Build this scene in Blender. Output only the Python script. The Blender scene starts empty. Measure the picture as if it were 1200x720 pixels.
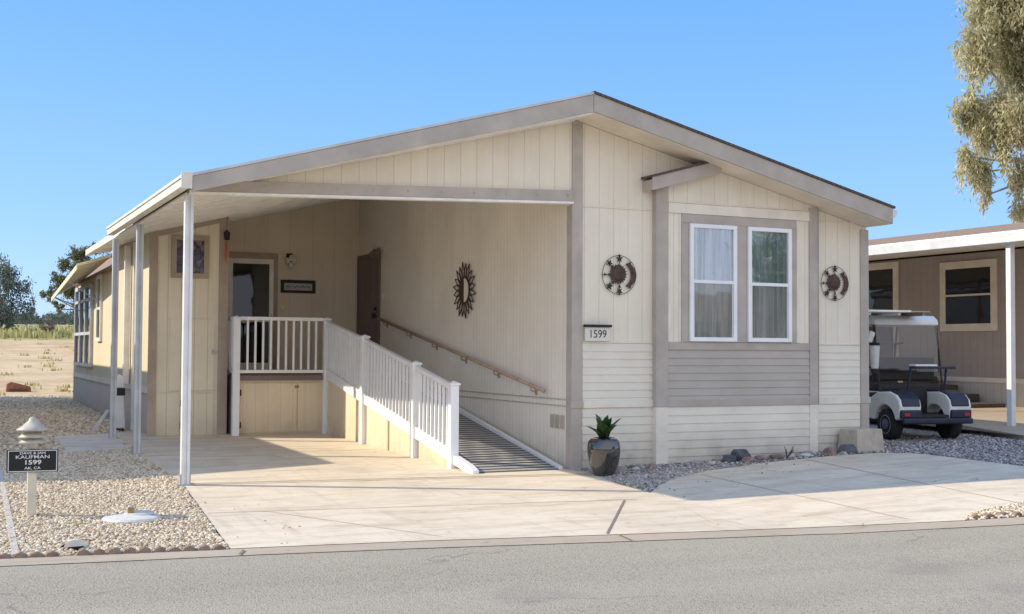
import bpy, bmesh, math, random
import numpy as np
from mathutils import Vector, Matrix, noise
R = math.radians
random.seed(7); rng = np.random.default_rng(7)
scene = bpy.context.scene
col = scene.collection

# ------------------------------------------------------------------ materials
MATS = {}
class NT:
    def __init__(s, m):
        m.use_nodes = True
        s.t = m.node_tree; s.t.nodes.clear()
        s.out = s.n('ShaderNodeOutputMaterial')
    def n(s, k, **p):
        x = s.t.nodes.new(k)
        for a, b in p.items(): setattr(x, a, b)
        return x
    def l(s, a, b): s.t.links.new(a, b)
    def pos(s):
        return s.n('ShaderNodeNewGeometry').outputs['Position']
    def math(s, op, a, b=None, c=None):
        x = s.n('ShaderNodeMath', operation=op)
        for i, v in enumerate((a, b, c)):
            if v is None: continue
            if isinstance(v, (int, float)): x.inputs[i].default_value = v
            else: s.l(v, x.inputs[i])
        return x.outputs[0]
    def noise(s, scale, detail=3, rough=.55, vec=None, stretch=None):
        x = s.n('ShaderNodeTexNoise'); x.inputs['Scale'].default_value = scale
        x.inputs['Detail'].default_value = detail; x.inputs['Roughness'].default_value = rough
        v = vec if vec is not None else s.pos()
        if stretch:
            mp = s.n('ShaderNodeMapping'); mp.inputs['Scale'].default_value = stretch
            s.l(v, mp.inputs['Vector']); v = mp.outputs[0]
        s.l(v, x.inputs['Vector']); return x.outputs['Fac']
    def ramp(s, f, stops):
        x = s.n('ShaderNodeValToRGB'); e = x.color_ramp.elements
        while len(e) < len(stops): e.new(.5)
        for i, (p, c) in enumerate(stops):
            e[i].position = p; e[i].color = (*c, 1) if len(c) == 3 else c
        s.l(f, x.inputs[0]); return x.outputs[0]
    def g(s, f, a, b, lo, hi):   # map range clamp
        x = s.n('ShaderNodeMapRange'); s.l(f, x.inputs[0])
        for i, v in enumerate((a, b, lo, hi)): x.inputs[i+1].default_value = v
        return x.outputs[0]
    def mix(s, f, a, b, mode='MIX'):
        x = s.n('ShaderNodeMix', data_type='RGBA', blend_type=mode)
        for sock, v in ((0, f), (6, a), (7, b)):
            if isinstance(v, (int, float)): x.inputs[sock].default_value = v
            elif isinstance(v, tuple): x.inputs[sock].default_value = (*v, 1)
            else: s.l(v, x.inputs[sock])
        return x.outputs[2]
    def bump(s, h, strength=.4, dist=.01, nrm=None):
        x = s.n('ShaderNodeBump'); x.inputs['Strength'].default_value = strength
        x.inputs['Distance'].default_value = dist; s.l(h, x.inputs['Height'])
        if nrm is not None: s.l(nrm, x.inputs['Normal'])
        return x.outputs[0]
    def bsdf(s, color, rough=.7, nrm=None, metal=0, spec=.5, **kw):
        x = s.n('ShaderNodeBsdfPrincipled')
        if isinstance(color, tuple): x.inputs['Base Color'].default_value = (*color, 1)
        else: s.l(color, x.inputs['Base Color'])
        if isinstance(rough, (int, float)): x.inputs['Roughness'].default_value = rough
        else: s.l(rough, x.inputs['Roughness'])
        x.inputs['Metallic'].default_value = metal
        x.inputs['Specular IOR Level'].default_value = spec
        for k, v in kw.items(): x.inputs[k].default_value = v
        if nrm is not None: s.l(nrm, x.inputs['Normal'])
        return x.outputs[0]
    def fin(s, sh): s.l(sh, s.out.inputs['Surface'])

def newmat(name):
    m = bpy.data.materials.new(name); MATS[name] = m; return NT(m)

def simple(name, c, rough=.6, var=.12, scale=6, metal=0, bump=.0, spec=.4, **kw):
    t = newmat(name)
    f = t.noise(scale, 4)
    lo = tuple(v*(1-var) for v in c); hi = tuple(min(1, v*(1+var)) for v in c)
    cc = t.ramp(f, [(.3, lo), (.7, hi)])
    nrm = t.bump(t.noise(scale*14, 3), bump, .006) if bump else None
    t.fin(t.bsdf(cc, rough, nrm, metal, spec, **kw)); return MATS[name]

def siding(name, c, groove=.21, depth=.5, dark=.62, dirt=.0, warm=None):
    """vertical grooved plywood siding, grooves run up the wall"""
    t = newmat(name)
    geo = t.n('ShaderNodeNewGeometry'); sp = t.n('ShaderNodeSeparateXYZ'); t.l(geo.outputs['Position'], sp.inputs[0])
    sn = t.n('ShaderNodeSeparateXYZ'); t.l(geo.outputs['True Normal'], sn.inputs[0])
    ax = t.math('GREATER_THAN', t.math('ABSOLUTE', sn.outputs[0]), .5)
    u = t.math('ADD', t.math('MULTIPLY', ax, sp.outputs[1]), t.math('MULTIPLY', t.math('SUBTRACT', 1., ax), sp.outputs[0]))
    fr = t.math('FRACT', t.math('DIVIDE', t.math('ADD', u, 50.035), groove))
    gr = t.math('LESS_THAN', fr, .010/groove)
    # wood grain stretched vertically, broad weather stains
    grain = t.noise(9, 5, .6, stretch=(5, 5, .35))
    blot = t.noise(.9, 4, .6)
    streak = t.noise(2.2, 4, .6, stretch=(3, 3, .22))
    a = tuple(v*.90 for v in c); b = tuple(min(1, v*1.07) for v in c)
    cc = t.ramp(blot, [(.3, a), (.72, b)])
    cc = t.mix(t.g(streak, .45, .8, 0, .30), cc, tuple(v*w for v, w in zip(c, (.78, .74, .68))))
    cc = t.mix(t.g(grain, .3, .75, 0, .22), cc, tuple(v*.7 for v in c))
    # splash dirt near the ground
    zd = t.g(sp.outputs[2], .0, .55, .75+dirt, 0)
    cc = t.mix(t.math('MULTIPLY', zd, t.noise(5, 4)), cc, (.33, .27, .2))
    cc = t.mix(t.math('MULTIPLY', gr, 1-dark), cc, (.12, .09, .06))
    h = t.math('SUBTRACT', t.math('MULTIPLY', grain, .25), gr)
    t.fin(t.bsdf(cc, .75, t.bump(h, depth, .008), spec=.25)); return MATS[name]

def lapmat(name, c):
    t = newmat(name)
    grain = t.noise(8, 5, .6, stretch=(.4, .4, 6)); blot = t.noise(1.1, 4, .6)
    sp = t.n('ShaderNodeSeparateXYZ'); t.l(t.pos(), sp.inputs[0])
    cc = t.ramp(blot, [(.3, tuple(v*.9 for v in c)), (.7, tuple(min(1, v*1.06) for v in c))])
    cc = t.mix(t.g(grain, .3, .75, 0, .25), cc, tuple(v*.75 for v in c))
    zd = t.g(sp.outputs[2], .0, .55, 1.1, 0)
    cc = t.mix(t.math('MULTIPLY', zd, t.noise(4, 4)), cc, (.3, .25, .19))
    t.fin(t.bsdf(cc, .7, t.bump(grain, .25, .004), spec=.25)); return MATS[name]

CREAM = (.85, .77, .63)
siding('siding_cream', CREAM, .21, .35, .76)
siding('siding_inner', (.92, .85, .73), .105, .25, .82)
siding('siding_entry', (.83, .72, .57), .42, .25, .78)
siding('siding_store', (.88, .79, .60), .21, .4)
siding('siding_left', (.76, .66, .46), .42, .4)
siding('siding_skirt', (.84, .71, .51), .205, .3, .82)
siding('siding_brown', (.44, .38, .34), .21, .3)
siding('siding_tan', (.66, .60, .51), .21, .4)
lapmat('lap_cream', (.82, .755, .635))
lapmat('lap_taupe', (.50, .45, .39))
simple('trim_taupe', (.46, .405, .35), .65, .12, 3, bump=.12)
simple('trim_brown', (.45, .36, .28), .65, .12, 3, bump=.12)
simple('trim_cream', (.80, .73, .61), .6, .1, 3, bump=.1)
simple('trim_tan', (.78, .70, .57), .6, .1, 3)
simple('soffit', (.80, .71, .58), .7, .12, 2.5)
simple('white_vinyl', (.86, .86, .86), .35, .05, 3)
simple('white_paint', (.76, .76, .74), .4, .1, 4)
simple('off_white', (.86, .83, .76), .45, .12, 4)
simple('grey_white', (.55, .56, .56), .45, .15, 3)
simple('door_taupe', (.20, .15, .135), .55, .1, 3)
simple('door_black', (.02, .02, .022), .3, .1, 3)
simple('rust', (.10, .06, .05), .6, .35, 22, metal=.5, bump=.3)
simple('dark_iron', (.045, .035, .03), .55, .2, 20, metal=.4)
simple('handrail_wood', (.44, .31, .23), .5, .2, 8)
simple('navy', (.022, .028, .055), .4, .25, 4)
simple('cart_white', (.84, .82, .76), .3, .08, 3)
simple('black_rubber', (.022, .022, .022), .8, .2, 20, bump=.1)
simple('black_vinyl', (.025, .022, .02), .5, .2, 9)
simple('rim_white', (.62, .62, .64), .35, .1, 9)
simple('purple', (.13, .12, .20), .4, .1, 9)
simple('red_lens', (.42, .03, .025), .25, .1, 9)
simple('chrome', (.55, .55, .56), .25, .05, 9, metal=1)
simple('steel', (.42, .44, .46), .5, .15, 9, metal=.5)
simple('sign_black', (.012, .012, .012), .4, .1, 9)
simple('letter_white', (.80, .80, .80), .5, .02, 9)
simple('letter_black', (.02, .02, .02), .5, .02, 9)
simple('sign_cream', (.72, .70, .62), .5, .05, 9)
simple('picture_paper', (.52, .47, .47), .6, .1, 40)
simple('lamp_cap', (.50, .46, .38), .5, .18, 12, bump=.15)
simple('lamp_post', (.68, .62, .48), .55, .12, 8)
simple('lamp_glass', (.62, .56, .50), .2, .15, 12)
simple('brass', (.30, .23, .10), .4, .2, 20, metal=.6)
simple('cover_white', (.68, .66, .60), .6, .12, 14, bump=.2)
simple('edging_brick', (.27, .185, .14), .85, .35, 14, bump=.5)
simple('edging_grey', (.55, .50, .44), .8, .2, 8, bump=.3)
simple('block_concrete', (.50, .43, .34), .85, .15, 8, bump=.4)
simple('step_dark', (.10, .08, .07), .8, .2, 6)
simple('bark', (.16, .12, .09), .9, .3, 6, bump=.6)
simple('bark_pale', (.42, .35, .27), .9, .25, 3, bump=.4)
simple('rust_box', (.30, .13, .08), .8, .2, 9)
simple('copper', (.55, .22, .12), .35, .2, 9, metal=.7)
simple('dark_void', (.01, .01, .01), .9, .1, 3)
simple('bulb_glass', (.75, .70, .60), .15, .1, 20)
simple('pale_wall', (.85, .82, .78), .8, .1, .3)
simple('vent_tan', (.50, .44, .36), .6, .1, 6)
simple('gutter_cream', (.78, .73, .62), .45, .12, 3)
simple('awning_cream', (.80, .72, .52), .6, .1, 4)
simple('soil', (.07, .05, .035), .95, .3, 30, bump=.6)

# glazed black pot
t = newmat('black_glaze'); f = t.noise(5, 4)
t.fin(t.bsdf(t.ramp(f, [(.3, (.006, .006, .008)), (.75, (.03, .026, .026))]), .06, t.bump(t.noise(9, 2), .10, .01), spec=1.0, **{'Coat Weight': 1.0, 'Coat Roughness': .03}))
# curtains
def curtain(name, c, tr=.0):
    t = newmat(name); f = t.noise(5, 3, stretch=(5, 5, .15))
    t.fin(t.bsdf(t.ramp(f, [(.36, tuple(v*.62 for v in c)), (.60, tuple(min(.9, v*1.1) for v in c))]), .9)); return MATS[name]
curtain('curtain_pale', (.74, .76, .84)); curtain('curtain_green', (.36, .43, .40)); curtain('curtain_tan', (.82, .78, .70)); curtain('curtain_grey', (.30, .31, .31))
# glass: thin pane, see-through with a real mirror component
def glass(name, tint, refl=.3, rough=.02, wav=.15):
    t = newmat(name)
    tr = t.n('ShaderNodeBsdfTransparent'); tr.inputs[0].default_value = (*tint, 1)
    gl = t.n('ShaderNodeBsdfGlossy'); gl.inputs['Roughness'].default_value = rough
    gl.inputs[0].default_value = (.95, .95, .95, 1)
    b = t.bump(t.noise(1.6, 2), wav, .02); t.l(b, gl.inputs['Normal'])
    lw = t.n('ShaderNodeFresnel'); lw.inputs[0].default_value = 1.5
    fac = t.math('MINIMUM', t.math('ADD', t.math('MULTIPLY', lw.outputs[0], 1.0), refl), .9)
    mx = t.n('ShaderNodeMixShader'); t.l(fac, mx.inputs[0]); t.l(tr.outputs[0], mx.inputs[1]); t.l(gl.outputs[0], mx.inputs[2])
    t.fin(mx.outputs[0]); return MATS[name]
glass('window_glass', (.94, .97, .99), .05)
glass('dark_glass', (.10, .11, .12), .01)
glass('smoked_plastic', (.62, .54, .46), .04, .12, .5)
# insect screen
t = newmat('insect_screen')
tr = t.n('ShaderNodeBsdfTransparent'); tr.inputs[0].default_value = (1, 1, 1, 1)
mx = t.n('ShaderNodeMixShader'); mx.inputs[0].default_value = .22
t.l(tr.outputs[0], mx.inputs[1]); t.l(t.bsdf((.10, .105, .11), .8), mx.inputs[2]); t.fin(mx.outputs[0])

# concrete, asphalt, dirt, gravel
def concrete(name, c, stain=.3):
    t = newmat(name)
    b = t.noise(.55, 5, .6); m = t.noise(3.5, 5, .65, stretch=(.5, 1.6, 1)); s = t.noise(60, 3, .6)
    cc = t.ramp(b, [(.25, tuple(v*.86 for v in c)), (.5, c), (.75, tuple(min(1, v*1.06) for v in c))])
    cc = t.mix(t.g(m, .52, .78, 0, stain), cc, tuple(v*w for v, w in zip(c, (.58, .52, .47))))
    cc = t.mix(t.g(s, .35, .7, 0, .16), cc, tuple(v*.6 for v in c))
    # tyre smears running in from the road, fine cracks
    ty = t.noise(2.6, 5, .7, stretch=(1.9, .22, 1)); cc = t.mix(t.g(ty, .56, .72, 0, .34), cc, (.36, .28, .21))
    ac = t.noise(1.5, 6, .75, stretch=(.35, 2.2, 1)); cc = t.mix(t.g(ac, .50, .66, 0, .5), cc, (.44, .34, .23)); ad = t.noise(2.4, 7, .75, stretch=(.7, 1.5, 1)); cc = t.mix(t.g(ad, .46, .68, 0, .38), cc, (.48, .37, .25))
    cv = t.n('ShaderNodeTexVoronoi', feature='DISTANCE_TO_EDGE'); cv.inputs['Scale'].default_value = .3
    nz = t.n('ShaderNodeTexNoise'); nz.inputs['Scale'].default_value = 1.8; nz.inputs['Detail'].default_value = 6; t.l(t.pos(), nz.inputs['Vector'])
    wv = t.n('ShaderNodeVectorMath', operation='ADD'); t.l(nz.outputs['Color'], wv.inputs[0]); t.l(t.pos(), wv.inputs[1]); t.l(wv.outputs[0], cv.inputs['Vector'])
    cc = t.mix(t.math('MULTIPLY', t.g(cv.outputs['Distance'], .001, .005, 1, 0), t.g(t.noise(.4, 2), .5, .6, 0, .6)), cc, (.2, .15, .11))
    v = t.noise(.33, 3, .5)
    cc = t.mix(t.g(v, .56, .68, 0, .22), cc, tuple(v*.68 for v in c))
    # dark drips and oily spots
    d = t.noise(5.5, 3, .5, stretch=(1, 1.3, 1))
    cc = t.mix(t.g(d, .69, .75, 0, .4), cc, (.16, .12, .10))
    t.fin(t.bsdf(cc, .85, t.bump(s, .25, .004), spec=.25)); return MATS[name]
concrete('concrete', (.78, .68, .53), .6); concrete('concrete_edge', (.50, .43, .335), .5); concrete('concrete_pad', (.76, .70, .60), .3)
t = newmat('asphalt')
s = t.noise(85, 3, .7); v = t.n('ShaderNodeTexVoronoi'); v.inputs['Scale'].default_value = 75; t.l(t.pos(), v.inputs['Vector'])
b = t.noise(.8, 5, .6, stretch=(.4, 1.4, 1))
cc = t.ramp(b, [(.3, (.30, .265, .205)), (.7, (.385, .34, .265))])
cc = t.mix(t.g(s, .35, .68, 0, .75), cc, (.50, .45, .36))
cc = t.mix(t.g(v.outputs['Color'], .62, .9, 0, .5), cc, (.13, .115, .10))
cc = t.mix(t.g(t.noise(3, 4, .7), .63, .78, 0, .25), cc, (.17, .155, .14))
# worn wheel paths, hairline cracks, patches and grit
mp = t.n('ShaderNodeMapping'); mp.inputs['Rotation'].default_value = (0, 0, R(9.5)); t.l(t.pos(), mp.inputs[0])
sy = t.n('ShaderNodeSeparateXYZ'); t.l(mp.outputs[0], sy.inputs[0])
wob = t.math('ADD', sy.outputs[1], t.math('MULTIPLY', t.noise(.25, 3), .5))
wp = t.math('SINE', t.math('MULTIPLY', wob, 3.6))
cc = t.mix(t.g(wp, .1, 1, 0, .22), cc, (.46, .41, .33))
cv = t.n('ShaderNodeTexVoronoi', feature='DISTANCE_TO_EDGE'); cv.inputs['Scale'].default_value = .42
wv = t.n('ShaderNodeVectorMath', operation='ADD'); nz = t.n('ShaderNodeTexNoise'); nz.inputs['Scale'].default_value = 1.6; nz.inputs['Detail'].default_value = 5; t.l(t.pos(), nz.inputs['Vector'])
t.l(nz.outputs['Color'], wv.inputs[0]); t.l(t.pos(), wv.inputs[1]); t.l(wv.outputs[0], cv.inputs['Vector'])
ck = t.math('MULTIPLY', t.g(cv.outputs['Distance'], .002, .008, 1, 0), t.g(t.noise(.35, 2), .50, .60, 0, .40))
cc = t.mix(ck, cc, (.12, .105, .09))
cc = t.mix(t.g(t.noise(.9, 2, .4), .64, .70, 0, .28), cc, (.24, .22, .19))
t.fin(t.bsdf(cc, .9, t.bump(v.outputs['Distance'], .5, .008), spec=.2))
t = newmat('dirt')
geo = t.n('ShaderNodeNewGeometry'); sp = t.n('ShaderNodeSeparateXYZ'); t.l(geo.outputs['Position'], sp.inputs[0])
cc = t.ramp(t.noise(.5, 6, .65), [(.3, (.50, .36, .20)), (.5, (.66, .49, .29)), (.72, (.78, .61, .39))])
cc = t.mix(t.g(t.noise(2.2, 5, .7), .55, .7, 0, .5), cc, (.33, .23, .15))
gy = t.math('ADD', sp.outputs[1], t.math('MULTIPLY', t.noise(.25, 3), 10))
gcol = t.ramp(t.noise(.4, 5, .7), [(.3, (.24, .26, .09)), (.55, (.46, .42, .19)), (.75, (.60, .51, .27))])
cc = t.mix(t.g(gy, 62, 66, 0, 1), cc, gcol)
t.fin(t.bsdf(cc, .95, t.bump(t.noise(1.5, 6, .7), .8, .12), spec=.15))
def gravel(name, a, b, c):
    t = newmat(name)
    v = t.n('ShaderNodeTexVoronoi'); v.inputs['Scale'].default_value = 30; v.inputs['Randomness'].default_value = 1
    t.l(t.pos(), v.inputs['Vector'])
    hs = t.n('ShaderNodeSeparateColor'); t.l(v.outputs['Color'], hs.inputs[0])
    cc = t.ramp(hs.outputs[0], [(.1, a), (.5, b), (.9, c)])
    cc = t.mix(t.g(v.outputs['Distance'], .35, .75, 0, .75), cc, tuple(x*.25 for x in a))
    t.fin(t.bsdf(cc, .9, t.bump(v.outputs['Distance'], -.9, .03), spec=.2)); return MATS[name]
gravel('gravel_tan', (.42, .31, .19), (.62, .49, .32), (.74, .63, .46))
gravel('gravel_grey', (.20, .18, .17), (.36, .34, .33), (.52, .50, .48))
def pebble(name, stops):
    t = newmat(name); geo = t.n('ShaderNodeNewGeometry')
    t.fin(t.bsdf(t.ramp(geo.outputs['Random Per Island'], stops), .85, spec=.25)); return MATS[name]
pebble('pebble_tan', [(0, (.40, .30, .20)), (.25, (.60, .49, .34)), (.6, (.72, .61, .45)), (.85, (.82, .74, .60)), (1, (.48, .40, .32))])
pebble('pebble_grey', [(0, (.14, .12, .12)), (.3, (.30, .29, .29)), (.6, (.45, .42, .41)), (.85, (.62, .60, .58)), (1, (.36, .26, .22))])
# stones
def stone(name, c):
    t = newmat(name)
    cc = t.ramp(t.noise(9, 5, .6), [(.3, tuple(v*.6 for v in c)), (.7, tuple(min(1, v*1.25) for v in c))])
    t.fin(t.bsdf(cc, .9, t.bump(t.noise(28, 4), .6, .012), spec=.2)); return MATS[name]
stone('stone_dark', (.13, .135, .15)); stone('stone_pink', (.33, .23, .20)); stone('stone_grey', (.36, .34, .33)); stone('stone_white', (.60, .57, .54)); stone('stone_brown', (.24, .17, .13))
# shingles
def shingles(name, a, b):
    t = newmat(name)
    br = t.n('ShaderNodeTexBrick'); br.inputs['Scale'].default_value = 3.2
    br.inputs['Color1'].default_value = (*a, 1); br.inputs['Color2'].default_value = (*b, 1)
    br.inputs['Mortar'].default_value = tuple(v*.3 for v in a)+(1,); br.inputs['Mortar Size'].default_value = .012
    mp = t.n('ShaderNodeMapping'); mp.inputs['Rotation'].default_value = (0, 0, R(90)); t.l(t.pos(), mp.inputs[0]); t.l(mp.outputs[0], br.inputs['Vector'])
    cc = t.mix(t.g(t.noise(40, 3), .3, .7, 0, .4), br.outputs[0], tuple(v*.5 for v in a))
    t.fin(t.bsdf(cc, .9, t.bump(br.outputs['Fac'], -.4, .01), spec=.2)); return MATS[name]
shingles('shingle_dark', (.11, .09, .075), (.16, .13, .11)); shingles('shingle_brown', (.33, .23, .16), (.43, .31, .22))
# ramp walking surface: pale paint, baluster shadow stripes painted into the colour
t = newmat('ramp_paint')
sp = t.n('ShaderNodeSeparateXYZ'); t.l(t.pos(), sp.inputs[0])
fr = t.math('FRACT', t.math('DIVIDE', t.math('ADD', sp.outputs[1], 20), .118))
st = t.math('LESS_THAN', fr, .50)
cc = t.mix(st, t.ramp(t.noise(7, 4), [(.3, (.36, .35, .33)), (.7, (.48, .465, .44))]), t.ramp(t.noise(40, 3), [(.3, (.05, .052, .055)), (.7, (.11, .11, .115))]))
t.fin(t.bsdf(cc, .85, t.bump(t.noise(60, 3), .3, .004)))
# stained glass
t = newmat('stained_glass'); v = t.n('ShaderNodeTexVoronoi'); v.inputs['Scale'].default_value = 9; t.l(t.pos(), v.inputs['Vector'])
v2 = t.n('ShaderNodeTexVoronoi', feature='DISTANCE_TO_EDGE'); v2.inputs['Scale'].default_value = 9; t.l(t.pos(), v2.inputs['Vector'])
hs = t.n('ShaderNodeSeparateColor'); t.l(v.outputs['Color'], hs.inputs[0])
cc = t.ramp(hs.outputs[0], [(.2, (.05, .045, .07)), (.5, (.10, .075, .14)), (.8, (.20, .15, .17))])
cc = t.mix(t.g(v2.outputs['Distance'], .01, .05, 1, 0), cc, (.015, .012, .012))
t.fin(t.bsdf(cc, .2, spec=.6))
# leaves
def leaf(name, stops, tr=.25):
    t = newmat(name); geo = t.n('ShaderNodeNewGeometry')
    big = t.noise(.55, 2)
    cc = t.ramp(geo.outputs['Random Per Island'], stops)
    cc = t.mix(t.g(big, .35, .65, .0, .35), cc, tuple(v*.45 for v in stops[0][1]))
    d = t.bsdf(cc, .6, spec=.25)
    tl = t.n('ShaderNodeBsdfTranslucent'); t.l(cc, tl.inputs[0])
    mx = t.n('ShaderNodeMixShader'); mx.inputs[0].default_value = tr; t.l(d, mx.inputs[1]); t.l(tl.outputs[0], mx.inputs[2]); t.fin(mx.outputs[0])
    return MATS[name]
leaf('leaf_olive', [(0, (.40, .42, .23)), (.4, (.64, .61, .38)), (.75, (.80, .74, .50)), (1, (.86, .72, .52))], .5)
leaf('leaf_blue', [(0, (.11, .13, .11)), (.5, (.20, .235, .19)), (1, (.36, .39, .30))], .35)
leaf('leaf_green', [(0, (.09, .105, .05)), (.5, (.18, .20, .09)), (1, (.32, .32, .17))])
leaf('leaf_haze', [(0, (.13, .16, .14)), (.5, (.19, .22, .19)), (1, (.26, .28, .22))])
leaf('leaf_brown', [(0, (.14, .09, .07)), (.5, (.22, .14, .11)), (1, (.30, .22, .16))])
t = newmat('leaf_agave'); geo = t.n('ShaderNodeNewGeometry')
cc = t.ramp(geo.outputs['Random Per Island'], [(0, (.018, .045, .014)), (.6, (.035, .08, .022)), (1, (.08, .13, .04))])
t.fin(t.bsdf(cc, .35, spec=.5))
simple('bag_cream', (.66, .66, .62), .6, .1, 12)
simple('joint', (.26, .20, .15), .9, .2, 20)
simple('seam', (.70, .60, .48), .9, .1, 20)

# ------------------------------------------------------------------ builders
LOCAL = set()
def origin(o):
    v = Vector((0, 0, 0))
    while o is not None:
        if o.name in LOCAL: return Vector((0, 0, 0))
        v += o.location; o = o.parent
    return v
def tag(o, label=None, cat=None, group=None, kind=None):
    for k, v in (('label', label), ('category', cat), ('group', group), ('kind', kind)):
        if v: o[k] = v
    return o
def thing(name, loc, label, cat, group=None, rz=0, local=False):
    o = bpy.data.objects.new(name, None); o.empty_display_size = .1; col.objects.link(o)
    o.location = loc; o.rotation_euler = (0, 0, rz)
    if local: LOCAL.add(o.name)
    return tag(o, label, cat, group)

class MB:
    def __init__(s): s.v = []; s.f = []; s.ch = []
    def add(s, vs, fs):
        n = len(s.v); s.v += [tuple(v) for v in vs]; s.f += [tuple(i+n for i in f) for f in fs]; s.ch.append((list(vs), list(fs))); return s
    def each(s, name, mat, parent=None, **k):      # every shape added becomes a part of its own
        return [MB().add(v, f).build(name, mat, parent, **k) for v, f in s.ch]
    def box(s, x0, x1, y0, y1, z0, z1):
        vs = [(x, y, z) for x in (x0, x1) for y in (y0, y1) for z in (z0, z1)]
        return s.add(vs, [(0, 1, 3, 2), (4, 6, 7, 5), (0, 4, 5, 1), (2, 3, 7, 6), (0, 2, 6, 4), (1, 5, 7, 3)])
    def obox(s, c, size, rx=0, ry=0, rz=0):
        m = Matrix.Translation(c) @ Matrix.Rotation(rz, 4, 'Z') @ Matrix.Rotation(ry, 4, 'Y') @ Matrix.Rotation(rx, 4, 'X')
        a, b, d = [v/2 for v in size]
        vs = [m @ Vector((x, y, z)) for x in (-a, a) for y in (-b, b) for z in (-d, d)]
        return s.add(vs, [(0, 1, 3, 2), (4, 6, 7, 5), (0, 4, 5, 1), (2, 3, 7, 6), (0, 2, 6, 4), (1, 5, 7, 3)])
    def prism(s, pts, ax, a0, a1):
        """pts: 2-D outline in the two axes other than ax; extruded a0..a1"""
        def p(q, a):
            if ax == 'x': return (a, q[0], q[1])
            if ax == 'y': return (q[0], a, q[1])
            return (q[0], q[1], a)
        n = len(pts); vs = [p(q, a0) for q in pts]+[p(q, a1) for q in pts]
        fs = [tuple(range(n)), tuple(range(2*n-1, n-1, -1))]+[(i, (i+1) % n, n+(i+1) % n, n+i) for i in range(n)]
        return s.add(vs, fs)
    def tube(s, p0, p1, r, n=8, r1=None):
        p0, p1 = Vector(p0), Vector(p1); d = (p1-p0)
        if d.length < 1e-6: return s
        q = d.to_track_quat('Z', 'Y'); r1 = r if r1 is None else r1
        vs = [p0+q @ Vector((r*math.cos(a), r*math.sin(a), 0)) for a in [2*math.pi*i/n for i in range(n)]]
        vs += [p1+q @ Vector((r1*math.cos(a), r1*math.sin(a), 0)) for a in [2*math.pi*i/n for i in range(n)]]
        return s.add(vs, [(i, (i+1) % n, n+(i+1) % n, n+i) for i in range(n)]+[tuple(range(n-1, -1, -1)), tuple(range(n, 2*n))])
    def lathe(s, prof, c, n=28, axis='z', cap=True):
        def p(r, h, a):
            if axis == 'z': return (c[0]+r*math.cos(a), c[1]+r*math.sin(a), c[2]+h)
            if axis == 'y': return (c[0]+r*math.cos(a), c[1]+h, c[2]+r*math.sin(a))
            return (c[0]+h, c[1]+r*math.cos(a), c[2]+r*math.sin(a))
        vs = [p(r, h, 2*math.pi*i/n) for r, h in prof for i in range(n)]
        fs = [(k*n+i, k*n+(i+1) % n, (k+1)*n+(i+1) % n, (k+1)*n+i) for k in range(len(prof)-1) for i in range(n)]
        if cap: fs += [tuple(range(n-1, -1, -1)), tuple(range((len(prof)-1)*n, len(prof)*n))]
        return s.add(vs, fs)
    def build(s, name, mat, parent=None, bevel=0, smooth=False, seg=2):
        o0 = origin(parent) if parent else Vector((0, 0, 0))
        me = bpy.data.meshes.new(name); me.from_pydata([(v[0]-o0.x, v[1]-o0.y, v[2]-o0.z) for v in s.v], [], s.f)
        me.validate(); bm = bmesh.new(); bm.from_mesh(me); bmesh.ops.recalc_face_normals(bm, faces=bm.faces); bm.to_mesh(me); bm.free()
        me.materials.append(MATS[mat] if isinstance(mat, str) else mat)
        if smooth:
            for p in me.polygons: p.use_smooth = True
        o = bpy.data.objects.new(name, me); col.objects.link(o)
        if parent: o.parent = parent
        if bevel:
            b = o.modifiers.new('bevel', 'BEVEL'); b.width = bevel; b.segments = seg; b.limit_method = 'ANGLE'; b.angle_limit = R(40)
        return o

def text_part(txt, size, mat, parent, M4, name='lettering', ext=.002, align='CENTER', sx=1., bold=0):
    c = bpy.data.curves.new('t', 'FONT'); c.body = txt; c.size = size; c.extrude = ext; c.align_x = align; c.align_y = 'CENTER'; c.offset = bold
    o = bpy.data.objects.new('t', c); col.objects.link(o)
    bpy.context.view_layer.update()
    me = bpy.data.meshes.new_from_object(o.evaluated_get(bpy.context.evaluated_depsgraph_get()))
    bpy.data.objects.remove(o); bpy.data.curves.remove(c)
    me.transform(M4 @ Matrix.Diagonal((sx, 1, 1, 1)))
    me.transform(Matrix.Translation(-origin(parent)))
    me.name = name; me.materials.clear(); me.materials.append(MATS[mat])
    r = bpy.data.objects.new(name, me); col.objects.link(r); r.parent = parent; return r
def face_front(x, y, z, rz=0):   # text standing upright, readable from -Y
    return Matrix.Translation((x, y, z)) @ Matrix.Rotation(rz, 4, 'Z') @ Matrix.Rotation(R(90), 4, 'X')

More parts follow.
